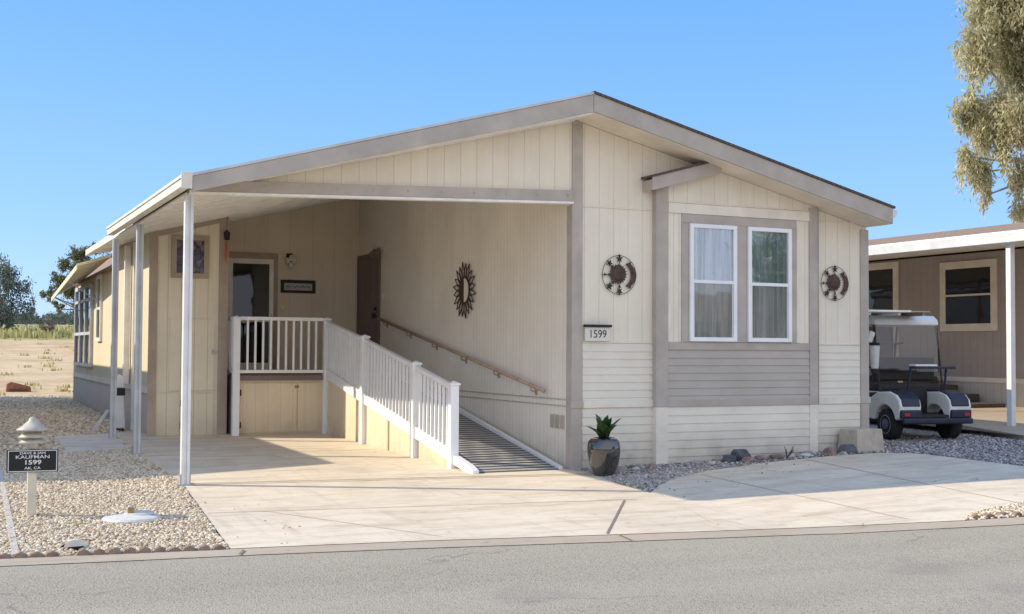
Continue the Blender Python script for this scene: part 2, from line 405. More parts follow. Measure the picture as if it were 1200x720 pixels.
# ------------------------------------------------------------------ terrain
FX = [(-1e4, 0), (0, 0), (5, .15), (10, .2), (1e4, .2)]
GY = [(-1e4, -.1), (-5.5, -.1), (0, 0), (8, .1), (26, .2), (60, 1.9), (130, 3.6), (1e4, 3.6)]
def H(X, Y): return np.interp(X, [a for a, b in FX], [b for a, b in FX])+np.interp(Y, [a for a, b in GY], [b for a, b in GY])
def drape(name, pts, mat, off, kind='structure', extra=None, parent=None, skirt=0):
    bm = bmesh.new()
    for P in (pts if isinstance(pts[0][0], (tuple, list)) else [pts]):
        bm.faces.new([bm.verts.new((p[0], p[1], 0)) for p in P])
    bmesh.ops.triangulate(bm, faces=bm.faces[:])
    for ax, vals in ((0, [0, 5, 10]), (1, [-5.5, 0, 8, 26, 60, 130])):
        for v in vals:
            co = [0, 0, 0]; no = [0, 0, 0]; co[ax] = v; no[ax] = 1
            bmesh.ops.bisect_plane(bm, geom=bm.verts[:]+bm.edges[:]+bm.faces[:], plane_co=co, plane_no=no)
    bmesh.ops.recalc_face_normals(bm, faces=bm.faces)
    for f in bm.faces:
        if f.normal.z < 0: f.normal_flip()
    for v in bm.verts: v.co.z = float(H(v.co.x, v.co.y))+off
    if skirt:
        ed = [e for e in bm.edges if e.is_boundary]
        r = bmesh.ops.extrude_edge_only(bm, edges=ed)
        for g in r['geom']:
            if isinstance(g, bmesh.types.BMVert): g.co.z -= skirt
    me = bpy.data.meshes.new(name); bm.to_mesh(me); bm.free(); me.materials.append(MATS[mat])
    o = bpy.data.objects.new(name, me); col.objects.link(o); return tag(o, kind=kind)

drape('ground', [(-900, -300), (900, -300), (900, 1500), (-900, 1500)], 'dirt', -.03)
kerb_top = [(-60, 5.4), (-6.67, -3.63), (-5.03, -3.84), (-3.62, -4.02), (-1.84, -4.33), (.01, -4.62), (1.4, -5.0), (2.72, -5.24), (60, -15.2)]
asph = [(-60, 5.1), (-6.68, -3.93), (-5.82, -4.04), (-4.89, -4.14), (-3.72, -4.31), (-1.97, -4.62), (-.2, -4.90), (1.62, -5.36), (60, -15.55)]
drape('road', asph+[(60, -34), (-60, -26)], 'asphalt', .001)
drape('kerb_strip', kerb_top+[(x, y-.004) for x, y in asph[::-1]], 'concrete_edge', .006)
drive = [(-4.15, 8.0), (-4.57, 7.17), (-4.65, 3.44), (-4.67, .3), (-5.03, -3.84), (-3.62, -4.02), (-1.84, -4.33), (.01, -4.62), (1.4, -5.0),
         (1.62, -4.82), (2.01, -4.64), (2.72, -4.52), (4.7, -4.3), (4.9, -2.9), (4.80, -1.34), (4.70, -.78), (4.35, -.56), (3.6, -.50), (2.49, -.63), (1.37, -.93), (.65, -1.3),
         (.15, -1.75), (-.2, -2.16), (-.14, -1.3), (.02, -.55), (.02, 8.2), (-2.0, 8.55)]
drape('driveway', drive, 'concrete', .010)
PAD = [(-5.45, 6.77), (-4.60, 7.10), (-4.68, 4.40), (-5.51, 4.22)]
drape('paving_pad', PAD, 'concrete_pad', .022, skirt=.03)
gl = [(-7.4, -3.53), (-5.04, -3.835), (-4.68, .3), (-4.66, 3.44), (-4.58, 7.17), (-4.16, 7.9), (-4.10, 18.5), (-3.9, 21.3), (-16, 21.3), (-16, -2.2)]
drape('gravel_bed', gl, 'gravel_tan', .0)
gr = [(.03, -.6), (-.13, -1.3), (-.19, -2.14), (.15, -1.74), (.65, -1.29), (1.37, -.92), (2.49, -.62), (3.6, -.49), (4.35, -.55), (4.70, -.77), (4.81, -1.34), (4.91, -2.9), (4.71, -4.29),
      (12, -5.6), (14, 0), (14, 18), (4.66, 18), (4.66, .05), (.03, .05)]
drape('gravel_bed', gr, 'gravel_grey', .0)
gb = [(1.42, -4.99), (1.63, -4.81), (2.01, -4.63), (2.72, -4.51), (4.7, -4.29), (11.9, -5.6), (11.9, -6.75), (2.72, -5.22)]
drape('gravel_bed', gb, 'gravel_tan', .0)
# seams and cracks in the concrete
def strip(a, b, w):
    a, b = Vector(a), Vector(b); d = (b-a).normalized(); n = Vector((-d.y, d.x))*w/2
    return [tuple(a+n), tuple(b+n), tuple(b-n), tuple(a-n)]
drape('expansion_joint', [strip((-4.68, .18), (-.02, -.42), .022), strip((-4.68, .06), (-.02, -.54), .018), strip((-1.93, -4.28), (-.76, -2.57), .022),
      strip((-4.85, -2.0), (-.6, -2.55), .012), strip((-4.6, 3.3), (-1.4, 3.3), .014), strip((-4.95, -3.95), (-5.02, -4.12), .02), strip((-1.86, -4.35), (-1.9, -4.62), .02)], 'joint', .0145)
drape('expansion_joint', [strip((1.11, -1.2), (1.0, -4.7), .02), strip((3.1, -.6), (2.6, -4.5), .022), strip((-.1, -2.2), (-.75, -4.2), .02), strip((-4.35, -2.0), (-3.3, -3.9), .014)], 'seam', .0150)
drape('lot_border', strip((-6.30, 8.5), (-6.56, -3.62), .05), 'edging_grey', .022, skirt=.05)

# pebbles: real little stones
def inside(P, xy):
    x, y = xy[:, 0], xy[:, 1]; c = np.zeros(len(x), bool); n = len(P)
    for i in range(n):
        x0, y0 = P[i]; x1, y1 = P[(i+1) % n]
        if y0 == y1: continue
        k = ((y0 > y) != (y1 > y)) & (x < (x1-x0)*(y-y0)/(y1-y0)+x0); c ^= k
    return c
def pebbles(name, P, box, n, smin, smax, mat, label):
    bm = bmesh.new(); bmesh.ops.create_icosphere(bm, subdivisions=1, radius=1)
    V = np.array([v.co[:] for v in bm.verts]); Fc = np.array([[v.index for v in f.verts] for f in bm.faces]); bm.free()
    xy = rng.random((n, 2))*[box[1]-box[0], box[3]-box[2]]+[box[0], box[2]]
    xy = xy[inside(P, xy)]; xy = xy[~inside(PAD, xy)]; n = len(xy)
    s = (smin+(smax-smin)*rng.random(n)**2)/2
    sc = np.stack([s*(.8+.6*rng.random(n)), s*(.8+.5*rng.random(n)), s*(.5+.35*rng.random(n))], 1)
    a = rng.random(n)*6.28; ca, sa = np.cos(a), np.sin(a)
    W = V[None]*(1+.22*(rng.random((n, 12, 1))-.5))*sc[:, None, :]
    tz = (rng.random(n)-.5)*.9
    Wy = W[:, :, 1]*np.cos(tz)[:, None]-W[:, :, 2]*np.sin(tz)[:, None]; Wz = W[:, :, 1]*np.sin(tz)[:, None]+W[:, :, 2]*np.cos(tz)[:, None]
    X = W[:, :, 0]*ca[:, None]-Wy*sa[:, None]+xy[:, 0:1]; Y = W[:, :, 0]*sa[:, None]+Wy*ca[:, None]+xy[:, 1:2]
    hz = H(xy[:, 0], xy[:, 1])
    Z = Wz+hz[:, None]+s[:, None]*.35+.012*rng.random(n)[:, None]
    co = np.stack([X, Y, Z], 2).reshape(-1, 3)
    F = (Fc[None]+(np.arange(n)*12)[:, None, None]).reshape(-1, 3)
    me = bpy.data.meshes.new(name); me.vertices.add(len(co)); me.vertices.foreach_set('co', co.ravel())
    me.loops.add(F.size); me.loops.foreach_set('vertex_index', F.ravel().astype(np.int32))
    me.polygons.add(len(F)); me.polygons.foreach_set('loop_start', (np.arange(len(F))*3).astype(np.int32)); me.polygons.foreach_set('loop_total', np.full(len(F), 3, np.int32))
    me.polygons.foreach_set('use_smooth', np.ones(len(F), bool))
    me.update(); me.validate(); me.materials.append(MATS[mat])
    o = bpy.data.objects.new(name, me); col.objects.link(o); return tag(o, label, 'gravel', kind='stuff')
pebbles('gravel', gl, (-7.4, -4.3, -3.9, 4.6), 72000, .011, .038, 'pebble_tan', 'tan landscaping gravel beside the driveway')
pebbles('gravel', gl, (-9.0, -4.1, 4.6, 21), 34000, .03, .07, 'pebble_tan', 'brown gravel running back along the left side of the house')
pebbles('gravel', gr, (-.3, 9.5, -4.5, 1.2), 48000, .014, .042, 'pebble_grey', 'grey gravel between the house front and the right driveway')
pebbles('gravel', gb, (1.3, 5, -6, -4.2), 9000, .018, .045, 'pebble_tan', 'tan gravel in the small corner bed at the right kerb')

for P_, bx_, lab, mt, k_ in (([(-5.1, -3.9), (-4.2, -3.9), (-4.3, .2), (-4.74, .2)], (-5.1, -4.2, -3.9, .2), 'loose tan stones strayed onto the driveway edge', 'pebble_tan', 36),
      ([(.0, -2.6), (2.8, -1.2), (2.6, -.5), (-.3, -2.2)], (-.3, 2.8, -2.6, -.5), 'loose grey stones strayed onto the right driveway', 'pebble_grey', 160)):
    pebbles('loose_gravel', P_, bx_, k_, .014, .032, mt, lab)
# ------------------------------------------------------------------ main house
def zt(x): return 4.60+.274*x if x < 0 else 4.60-.243*x
house = thing('mobile_home', (0, 9, 0), 'cream mobile home with low gable roof, carport and taupe trimmed window bay', 'house')
P = lambda mb, name, mat, parent=None, **k: mb.build(name, mat, parent or house, **k)
SO = .24
# front wall right half (plane Y=0), lapped panels below
P(MB().prism([(.0, -.3), (4.66, -.3), (4.66, zt(4.66)-SO), (.0, zt(0)-SO)], 'y', 0, .1), 'wall', 'siding_cream')
P(MB().prism([(0, -.3), (.1, -.3), (.1, 4.3), (0, 4.3)], 'y', .101, 18.4).box(0, .1, .101, 8.7, 4.3, 4.42), 'wall', 'siding_inner')
P(MB().box(4.56, 4.66, .101, 18.4, -.3, 3.25), 'wall', 'siding_cream')
P(MB().prism([(-4.1, -.3), (4.66, -.3), (4.66, zt(4.66)-.1), (0, 4.5), (-3.3, zt(-3.3)-.1), (-4.1, 2.9)], 'y', 18.401, 18.5), 'wall', 'siding_left')
P(MB().box(-4.1, -4.0, 6.601, 11.3, .80, 3.36).box(-4.1, -4.0, 11.301, 18.4, .80, 3.0).prism([(-4.1, 3.001), (-3.5, 3.4), (-3.5, 3.3), (-4.1, 2.99)], 'y', 11.301, 11.35), 'wall', 'siding_left')
P(MB().box(-4.085, -4.0, 6.601, 18.4, -.3, .80), 'skirting', 'siding_tan')
P(MB().box(-4.115, -4.1, 6.62, 18.4, .76, .86), 'trim_band', 'trim_tan')
P(MB().prism([(-2.9, -.3), (-.001, -.3), (-.001, zt(0)-.14), (-2.9, zt(-2.9)-.14)], 'y', 8.6, 8.7), 'wall', 'siding_entry')
# storage room at the left rear of the carport
P(MB().prism([(-4.1, -.3), (-2.9, -.3), (-2.9, 3.70), (-4.1, 3.38)], 'y', 6.5, 6.6), 'wall', 'siding_store')
P(MB().box(-3.0, -2.9, 6.601, 8.6, -.3, 3.72), 'wall', 'siding_store')
st = MB(); st.box(-4.13, -4.0, 6.47, 6.498, -.05, 3.40); st.box(-3.03, -2.88, 6.47, 6.498, -.05, 3.68)
st.prism([(-4.0, 3.25), (-3.03, 3.51), (-3.03, 3.68), (-4.0, 3.41)], 'y', 6.472, 6.498)
st.each('corner_trim', 'trim_brown', house, bevel=.004)
P(MB().box(-3.99, -3.04, 6.485, 6.499, .765, .79), 'trim_band', 'trim_tan')
sd = P(MB().box(-3.80, -3.09, 6.480, 6.499, .80, 1.95), 'storage_door', 'siding_store', bevel=.004)
P(MB().box(-3.13, -3.09, 6.45, 6.479, 1.38, 1.46).box(-3.14, -3.05, 6.44, 6.46, 1.41, 1.43), 'latch', 'steel', sd)
sd = P(MB().box(-3.60, -3.09, 6.480, 6.499, .08, .755), 'storage_door', 'siding_store', bevel=.004)
MB().box(-3.615, -3.59, 6.47, 6.479, .2, .3).box(-3.615, -3.59, 6.47, 6.479, .55, .65).each('hinge', 'dark_iron', sd)
w = P(MB().box(-3.79, -3.20, 6.45, 6.498, 2.60, 2.68).box(-3.79, -3.20, 6.45, 6.498, 3.21, 3.28).box(-3.79, -3.71, 6.45, 6.498, 2.68, 3.21).box(-3.28, -3.20, 6.45, 6.498, 2.68, 3.21), 'window', 'trim_brown', bevel=.004)
P(MB().box(-3.71, -3.28, 6.475, 6.49, 2.68, 3.21), 'pane', 'stained_glass', w)

# lap siding helper (faces -Y)
def lap(x0, x1, z0, z1, y, pitch=.097, d=.013):
    m = MB(); z = z1
    while z > z0+.005:
        zb = max(z-pitch, z0)
        m.prism([(y-.002, z), (y-d, zb), (y-d, zb-.004), (y, zb-.004), (y, z)], 'x', x0, x1)
        z = zb
    return m
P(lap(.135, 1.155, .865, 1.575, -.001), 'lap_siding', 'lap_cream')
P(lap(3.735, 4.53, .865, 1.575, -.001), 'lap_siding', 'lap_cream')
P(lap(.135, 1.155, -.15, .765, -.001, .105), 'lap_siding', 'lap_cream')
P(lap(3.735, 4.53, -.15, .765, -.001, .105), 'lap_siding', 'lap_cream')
tb = MB()
for x0, x1 in ((.135, 1.155), (3.735, 4.53)):
    tb.box(x0, x1, -.022, -.001, .77, .86); tb.box(x0, x1, -.016, -.001, 1.58, 1.60); tb.box(x0, x1, -.012, -.001, 3.28, 3.295)
tb.each('trim_band', 'trim_cream', house, bevel=.003)
MB().box(-.012, -.001, .14, 7.19, .86, .875).box(-.012, -.001, .14, 8.59, .78, .792).each('trim_band', 'vent_tan', house)
ct = MB(); ct.box(-.022, .125, -.022, -.001, -.1, zt(0)-SO-.01); ct.box(-.022, -.001, .0, .13, -.1, 3.28)
ct.box(4.54, 4.682, -.022, -.001, .0, zt(4.66)-SO-.03); ct.box(4.661, 4.682, .0, .13, .0, 3.2)
ct.each('corner_trim', 'trim_taupe', house, bevel=.004)
MB().box(-.035, .14, -.035, -.023, .77, .86).box(4.53, 4.70, -.035, -.023, .77, .86).each('trim_band', 'trim_taupe', house, bevel=.003)

# bay (front at Y=-.08)
B = -.08
P(MB().prism([(1.17, -.2), (3.72, -.2), (3.72, zt(3.72)-SO-.002), (1.85, 4.60-.243*1.85-SO-.002), (1.17, 3.70)], 'y', B, -.001), 'bay_wall', 'siding_cream')
bt = MB()
bt.box(1.16, 1.33, B-.022, B-.001, .77, 3.70); bt.box(1.148, 1.169, B-.022, -.003, .77, 3.68)
bt.box(3.585, 3.735, B-.022, B-.001, .77, zt(3.73)-SO-.01); bt.box(3.721, 3.742, B-.022, -.003, .77, zt(3.74)-SO-.01)
bt.box(1.331, 3.584, B-.020, B-.001, 1.50, 1.60); bt.box(1.331, 3.584, B-.020, B-.001, .77, .86)
bt.each('corner_trim', 'trim_taupe', house, bevel=.004)
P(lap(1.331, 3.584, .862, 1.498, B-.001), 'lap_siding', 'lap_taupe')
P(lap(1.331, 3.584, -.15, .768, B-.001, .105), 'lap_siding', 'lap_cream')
MB().box(1.16, 1.33, B-.02, B-.001, -.1, .768).box(1.150, 1.169, B-.02, -.003, -.1, .768).box(3.585, 3.72, B-.02, B-.001, -.1, .768).box(1.331, 3.584, B-.024, B-.001, 3.26, 3.39).box(1.331, 3.584, B-.014, B-.001, 3.395, 3.41).box(1.331, 1.37, B-.012, B-.001, 1.602, 3.258).box(1.50, 1.53, B-.012, B-.001, 1.602, 3.258).box(3.37, 3.40, B-.012, B-.001, 1.602, 3.258).each('trim_board', 'trim_cream', house, bevel=.004)
sur = MB()
sur.box(1.53, 3.365, B-.028, B-.001, 3.14, 3.255); sur.box(1.53, 1.635, B-.028, B-.001, 1.602, 3.139); sur.box(2.375, 2.545, B-.028, B-.001, 1.602, 3.139); sur.box(3.265, 3.365, B-.028, B-.001, 1.602, 3.139)
sur.each('window_surround', 'trim_taupe', house, bevel=.003)
# bay roof
br = MB(); sl = .276
def zb(x): return 3.68+sl*(x-1.0)
P(MB().prism([(1.0, zb(1.0)), (2.05, zb(2.05)), (2.05, zb(2.05)-.17), (1.0, zb(1.0)-.17)], 'y', -.25, -.228), 'fascia', 'trim_taupe', bevel=.003)
P(MB().prism([(1.0, zb(1.0)-.03), (1.95, zb(1.95)-.03), (1.95, zb(1.95)-.15), (1.0, zb(1.0)-.165)], 'y', -.227, -.003), 'soffit', 'trim_taupe')
P(MB().prism([(.975, zb(.975)+.002), (2.0, zb(2.0)+.002), (2.0, zb(2.0)+.028), (.975, zb(.975)+.028)], 'y', -.27, -.002), 'roof', 'shingle_dark')
# windows
def sash_window(x0, x1, z0, z1, zm, cu, cl):
    fr = MB(); f = .055; y0, y1 = B-.060, B-.002
    fr.box(x0, x0+f, y0, y1, z0, z1); fr.box(x1-f, x1, y0, y1, z0, z1); fr.box(x0+f, x1-f, y0, y1, z1-f, z1); fr.box(x0+f, x1-f, y0, y1, z0, z0+f)
    fr.box(x0+f, x1-f, y0+.008, y1, zm-.022, zm+.022)
    g = .018
    for a, b in ((x0+f, x0+f+g), (x1-f-g, x1-f)): fr.box(a, b, y0+.014, y1, z0+f, zm-.022)
    w = P(fr, 'window', 'white_vinyl', bevel=.004)
    for (za, zb_, c) in ((z0+f, zm-.022, cl), (zm+.022, z1-f, cu)):
        m = MB(); n = 56; pts = []
        for i in range(n+1):
            u = i/n; pts.append((x0+f+u*(x1-x0-2*f), B-.018+.012*math.sin(u*40+math.sin(u*9)*1.6)+.003*math.sin(u*90)))
        vs = [(a, b, z) for z in (za, zb_) for a, b in pts]
        m.add(vs, [(i, i+1, n+2+i, n+1+i) for i in range(n)]); P(m, 'curtain', c, w, smooth=True)
    P(MB().box(x0+f, x1-f, B-.034, B-.031, zm+.022, z1-f), 'pane', 'window_glass', w)
    P(MB().box(x0+f, x1-f, B-.040, B-.037, z0+f, zm-.022), 'pane', 'window_glass', w)
    P(MB().add([(x0+f, B-.046, z0+f), (x1-f, B-.046, z0+f), (x1-f, B-.046, zm-.022), (x0+f, B-.046, zm-.022)], [(0, 1, 2, 3)]), 'insect_screen', 'insect_screen', w)
sash_window(1.64, 2.37, 1.61, 3.135, 2.385, 'curtain_pale', 'curtain_tan')
sash_window(2.55, 3.26, 1.61, 3.135, 2.375, 'curtain_green', 'curtain_tan')

# right roof
Y0 = -.50
def slab(x0, x1, z0, z1, th, y0, y1): return MB().prism([(x0, z0), (x1, z1), (x1, z1-th), (x0, z0-th)], 'y', y0, y1)
P(slab(0.0, 4.70, 4.622, zt(4.70)+.022, .03, Y0-.04, 18.7), 'roof', 'shingle_dark')
P(slab(0.003, 4.67, 4.59, zt(4.67)-.012, .215, Y0-.022, Y0), 'fascia', 'trim_taupe', bevel=.003)
P(slab(0.0, 4.648, 4.375, zt(4.648)-.226, .012, Y0+.001, -.003), 'soffit', 'soffit')
P(MB().box(4.649, 4.67, Y0+.001, 18.6, 3.24, 3.455), 'fascia', 'trim_taupe')
P(MB().prism([(4.672, 3.44), (4.79, 3.44), (4.79, 3.40), (4.765, 3.34), (4.672, 3.33)], 'y', Y0+.02, 18.6), 'gutter', 'white_paint', bevel=.004)
P(MB().prism([(.1, 4.34), (4.5, zt(4.5)-.25), (4.5, zt(4.5)-.3), (.1, 4.30)], 'y', .2, 18.3), 'ceiling', 'trim_cream')
# left roof, carport part then house part
P(slab(-4.76, 0, zt(-4.76)+.012, 4.612, .03, Y0-.03, 5.70), 'roof', 'grey_white')
P(slab(-4.50, 0, zt(-4.50)+.0, 4.60, .05, 5.702, 11.3), 'roof', 'grey_white')
P(MB().prism([(-4.16, 3.02), (-3.3, zt(-3.3)), (0, 4.60), (0, 4.55), (-3.3, zt(-3.3)-.05), (-4.16, 2.97)], 'y', 11.302, 18.7), 'roof', 'shingle_brown')
P(MB().prism([(-4.755, zt(-4.755)-.02), (-.003, 4.578), (-.003, 4.365), (-4.755, 3.115)], 'y', Y0-.022, Y0), 'fascia', 'trim_taupe', bevel=.003)
P(slab(-4.70, -.003, zt(-4.70)-.12, 4.365, .02, Y0+.001, 8.595), 'carport_ceiling', 'off_white')
rb = MB()
for i in range(29):
    y = -.35+i*.305
    rb.prism([(-4.68, zt(-4.68)-.139), (-.01, 4.345), (-.01, 4.333), (-4.68, zt(-4.68)-.151)], 'y', y, y+.028)
P(rb, 'ceiling_rib', 'off_white')
P(MB().box(-4.86, -4.762, Y0-.045, 5.75, 3.165, 3.285).box(-4.875, -4.862, Y0-.045, 5.75, 3.25, 3.285), 'gutter', 'gutter_cream', bevel=.006)
P(MB().box(-4.875, -4.762, Y0-.06, Y0-.047, 3.14, 3.31), 'gutter_end_cap', 'gutter_cream', bevel=.003)
P(MB().box(-4.60, -4.502, 5.76, 11.3, 3.24, 3.35), 'gutter', 'gutter_cream', bevel=.006)
P(MB().prism([(-4.50, 3.30), (-4.13, 3.36), (-4.13, 3.34), (-4.50, 3.28)], 'y', 6.7, 11.28), 'soffit', 'off_white')
# gable siding over the carport mouth and its beam
P(MB().prism([(-4.70, 3.22), (-.001, 3.42), (-.001, zt(0)-SO-.02), (-4.70, zt(-4.70)-.15)], 'y', 0, .04), 'gable_siding', 'siding_cream')
P(MB().prism([(-4.70, 3.175), (-.024, 3.33), (-.024, 3.47), (-4.70, 3.30)], 'y', -.05, -.002), 'beam', 'trim_taupe', bevel=.004)
P(MB().prism([(-4.70, 3.145), (-.024, 3.30), (-.024, 3.328), (-4.70, 3.173)], 'y', -.06, .05), 'beam_flashing', 'off_white')
bo = MB()
for i in range(11):
    x = -4.3+i*.42; bo.lathe([(.012, 0), (.012, -.008), (.004, -.012)], (x, -.0505, 3.33+.0333*x+.075), 8, 'y')
P(bo, 'bolt', 'steel')
# posts
for Y in (.08, 3.65, 6.15):
    X = -4.68
    p = P(MB().box(X-.045, X-.012, Y-.045, Y+.045, -.02, 3.15).box(X+.012, X+.045, Y-.045, Y+.045, -.02, 3.15).box(X-.012, X+.012, Y-.030, Y+.030, -.02, 3.15), 'post', 'grey_white' if Y > 1 else 'white_paint', bevel=.003)
    gz = float(H(X, Y))
    P(MB().box(X-.10, X+.10, Y-.06, Y+.06, gz+.0, gz+.022).box(X-.055, X-.046, Y-.05, Y+.05, gz, gz+.13).box(X+.046, X+.055, Y-.05, Y+.05, gz, gz+.13), 'foot_plate', 'steel', p)
P(MB().box(-4.20, -4.14, 7.70, 7.77, .12, 3.25), 'downspout', 'off_white', bevel=.006)
P(MB().box(-4.22, -4.12, 8.6, 8.7, .85, 3.25), 'downspout', 'off_white', bevel=.006)
# doors
def dbox(m, *a): return m.box(*a)
d = P(MB().box(-2.50, -2.44, 8.56, 8.598, 1.05, 3.21).box(-1.62, -1.54, 8.56, 8.598, 1.05, 3.21).box(-2.44, -1.62, 8.56, 8.598, 3.10, 3.21), 'door_frame', 'trim_brown', bevel=.004)
d = P(MB().box(-2.44, -2.36, 8.55, 8.595, 1.06, 3.10).box(-1.70, -1.62, 8.55, 8.595, 1.06, 3.10).box(-2.36, -1.70, 8.55, 8.595, 3.01, 3.10).box(-2.36, -1.70, 8.55, 8.595, 1.96, 2.03).box(-2.36, -1.70, 8.55, 8.595, 1.06, 1.22), 'storm_door', 'off_white', bevel=.004)
P(MB().box(-2.36, -1.70, 8.585, 8.595, 1.22, 3.01), 'inner_panel', 'door_black', d)
P(MB().box(-2.36, -1.70, 8.570, 8.574, 2.03, 3.01), 'pane', 'dark_glass', d)
P(MB().box(-2.36, -1.70, 8.570, 8.574, 1.22, 1.96), 'pane', 'dark_glass', d)
P(MB().box(-2.16, -2.14, 8.575, 8.584, 2.03, 2.62).box(-1.98, -1.85, 8.577, 8.584, 2.08, 2.55), 'grey_strips', 'curtain_grey', d)  # grey upright strips behind the upper pane
P(MB().tube((-1.66, 8.53, 1.9), (-1.66, 8.53, 2.1), .012), 'handle', 'chrome', d)
d = P(MB().box(-.032, -.001, 7.30, 7.38, 1.04, 3.22).box(-.032, -.001, 8.50, 8.58, 1.04, 3.22).box(-.032, -.001, 7.38, 8.50, 3.13, 3.22), 'door_frame', 'door_taupe', bevel=.003)
d = P(MB().box(-.020, -.001, 7.385, 8.495, 1.05, 3.125), 'entry_door', 'door_taupe')
dm = MB()
for k in range(3):
    y = 7.52+k*.30
    dm.box(-.028, -.021, y, y+.22, 1.2, 1.95); dm.box(-.028, -.021, y, y+.22, 2.08, 3.0)
P(dm, 'door_panel', 'door_taupe', d, bevel=.005)
P(MB().tube((-.075, 7.47, 2.03), (-.075, 7.47, 2.13), .028, 10).box(-.075, -.021, 7.45, 7.49, 2.06, 2.10).tube((-.06, 7.47, 2.20), (-.03, 7.47, 2.20), .03, 10), 'handle', 'dark_iron', d)
# foundation vents in the ramp wall
vm = MB()
for k in range(3):
    y = .20+k*.14
    vm.box(-.014, -.001, y, y+.10, .50, .67)
    for j in range(5): vm.box(-.020, -.0145, y+.008, y+.092, .512+j*.031, .526+j*.031)
P(vm, 'vent', 'vent_tan')
P(MB().box(-.010, -.001, 7.12, 7.17, 2.36, 2.46), 'light_switch', 'off_white')
P(MB().box(-1.46, -1.42, 8.575, 8.599, 2.20, 2.27), 'doorbell', 'off_white')
# left wall windows (seen end on) and the tilted awning over them
w = MB()
for y in (14.4, 15.5, 16.6, 17.75): w.box(-4.17, -4.101, y-.05, y+.05, 1.05, 2.85)
for z in (1.05, 1.75, 2.5, 2.8): w.box(-4.165, -4.101, 14.4, 17.75, z, z+.07)
w = P(w, 'window', 'grey_white', bevel=.003); P(MB().box(-4.13, -4.11, 14.45, 17.7, 1.1, 2.82), 'pane', 'dark_glass', w)
P(MB().box(-4.109, -4.101, 14.45, 17.7, 1.1, 2.82), 'curtain', 'curtain_grey', w)
w = MB(); w.box(-4.15, -4.101, 12.75, 12.83, 1.6, 3.0); w.box(-4.15, -4.101, 13.4, 13.48, 1.6, 3.0); w.box(-4.15, -4.101, 12.83, 13.4, 1.6, 1.68); w.box(-4.15, -4.101, 12.83, 13.4, 2.90, 2.98); w.box(-4.14, -4.101, 12.83, 13.4, 2.26, 2.31)
w = P(w, 'window', 'off_white', bevel=.003); P(MB().box(-4.12, -4.11, 12.83, 13.4, 1.68, 2.92), 'pane', 'dark_glass', w)
aw = MB(); NI, NO, FO, FI = Vector((-4.12, 11.4, 3.27)), Vector((-4.74, 11.4, 3.07)), Vector((-4.74, 17.2, 2.64)), Vector((-4.12, 17.2, 3.04))
dz = Vector((0, 0, -.03)); aw.add([NI, NO, FO, FI, NI+dz, NO+dz, FO+dz, FI+dz], [(0, 1, 2, 3), (7, 6, 5, 4), (0, 4, 5, 1), (1, 5, 6, 2), (2, 6, 7, 3), (3, 7, 4, 0)])
for k in range(13):
    a_, b_ = NI.lerp(FI, k/13+.01), NO.lerp(FO, k/13+.01); aw.obox((a_+b_)/2+Vector((0, 0, .012)), ((b_-a_).length, .09, .02), ry=-math.atan2(a_.z-b_.z, a_.x-b_.x))
aw.obox((NO+FO)/2-Vector((0, 0, .05)), (.02, (FO-NO).length, .10), rx=math.atan2(FO.z-NO.z, FO.y-NO.y))
aw = P(aw, 'awning', 'awning_cream'); P(MB().tube((-4.12, 13.5, 2.45), (-4.72, 13.5, 2.86), .012).tube((-4.12, 16.6, 2.3), (-4.72, 16.6, 2.62), .012), 'awning_brace', 'white_paint', aw)

# ------------------------------------------------------------------ ramp and deck
ramp = thing('wheelchair_ramp', (-1.3, 3.4, 0), 'wheelchair ramp and deck with white baluster railing in the carport', 'ramp')
Q = lambda mb, name, mat, parent=None, **k: mb.build(name, mat, parent or ramp, **k)
def rz_(y): return max(0, 1.03*(y-.08)/6.12)   # ramp surface height
rs = MB(); rs.prism([(.06, -.02), (.06, .012), (6.2, 1.03), (6.2, .90), (.6, .0), (.6, -.02)], 'x', -1.25, -.14); Q(rs, 'ramp_surface', 'ramp_paint')
Q(MB().prism([(.10, -.01), (.10, .05), (6.2, 1.11), (6.2, 1.0), (.3, .02)], 'x', -.135, -.075), 'kerb_rail', 'white_vinyl', bevel=.005)
Q(MB().prism([(.0, -.01), (.0, .05), (.15, .10), (6.2, 1.13), (6.2, 1.0), (.3, .02)], 'x', -1.335, -1.252), 'kerb_rail', 'white_vinyl', bevel=.005)
Q(MB().box(-2.80, -.04, 6.22, 8.55, .985, 1.045), 'deck', 'trim_brown')
Q(MB().box(-2.74, -1.37, 6.19, 6.215, .965, 1.04), 'deck_rim', 'door_taupe')
Q(MB().box(-2.79, -1.36, 6.26, 6.32, -.05, .98), 'cabinet_wall', 'siding_skirt')
Q(MB().box(-2.81, -2.765, 6.32, 8.5, -.05, .98), 'cabinet_wall', 'siding_brown')
for x0, x1 in ((-2.72, -1.79), (-1.775, -1.42)):
    cd = Q(MB().box(x0, x1, 6.238, 6.258, .12, .92), 'cabinet_door', 'siding_skirt', bevel=.004)
    if x0 < -2: MB().box(-2.745, -2.70, 6.228, 6.237, .2, .3).box(-2.745, -2.70, 6.228, 6.237, .72, .82).each('hinge', 'dark_iron', cd)
Q(MB().box(-1.83, -1.76, 6.22, 6.237, .84, .88), 'latch', 'brass')
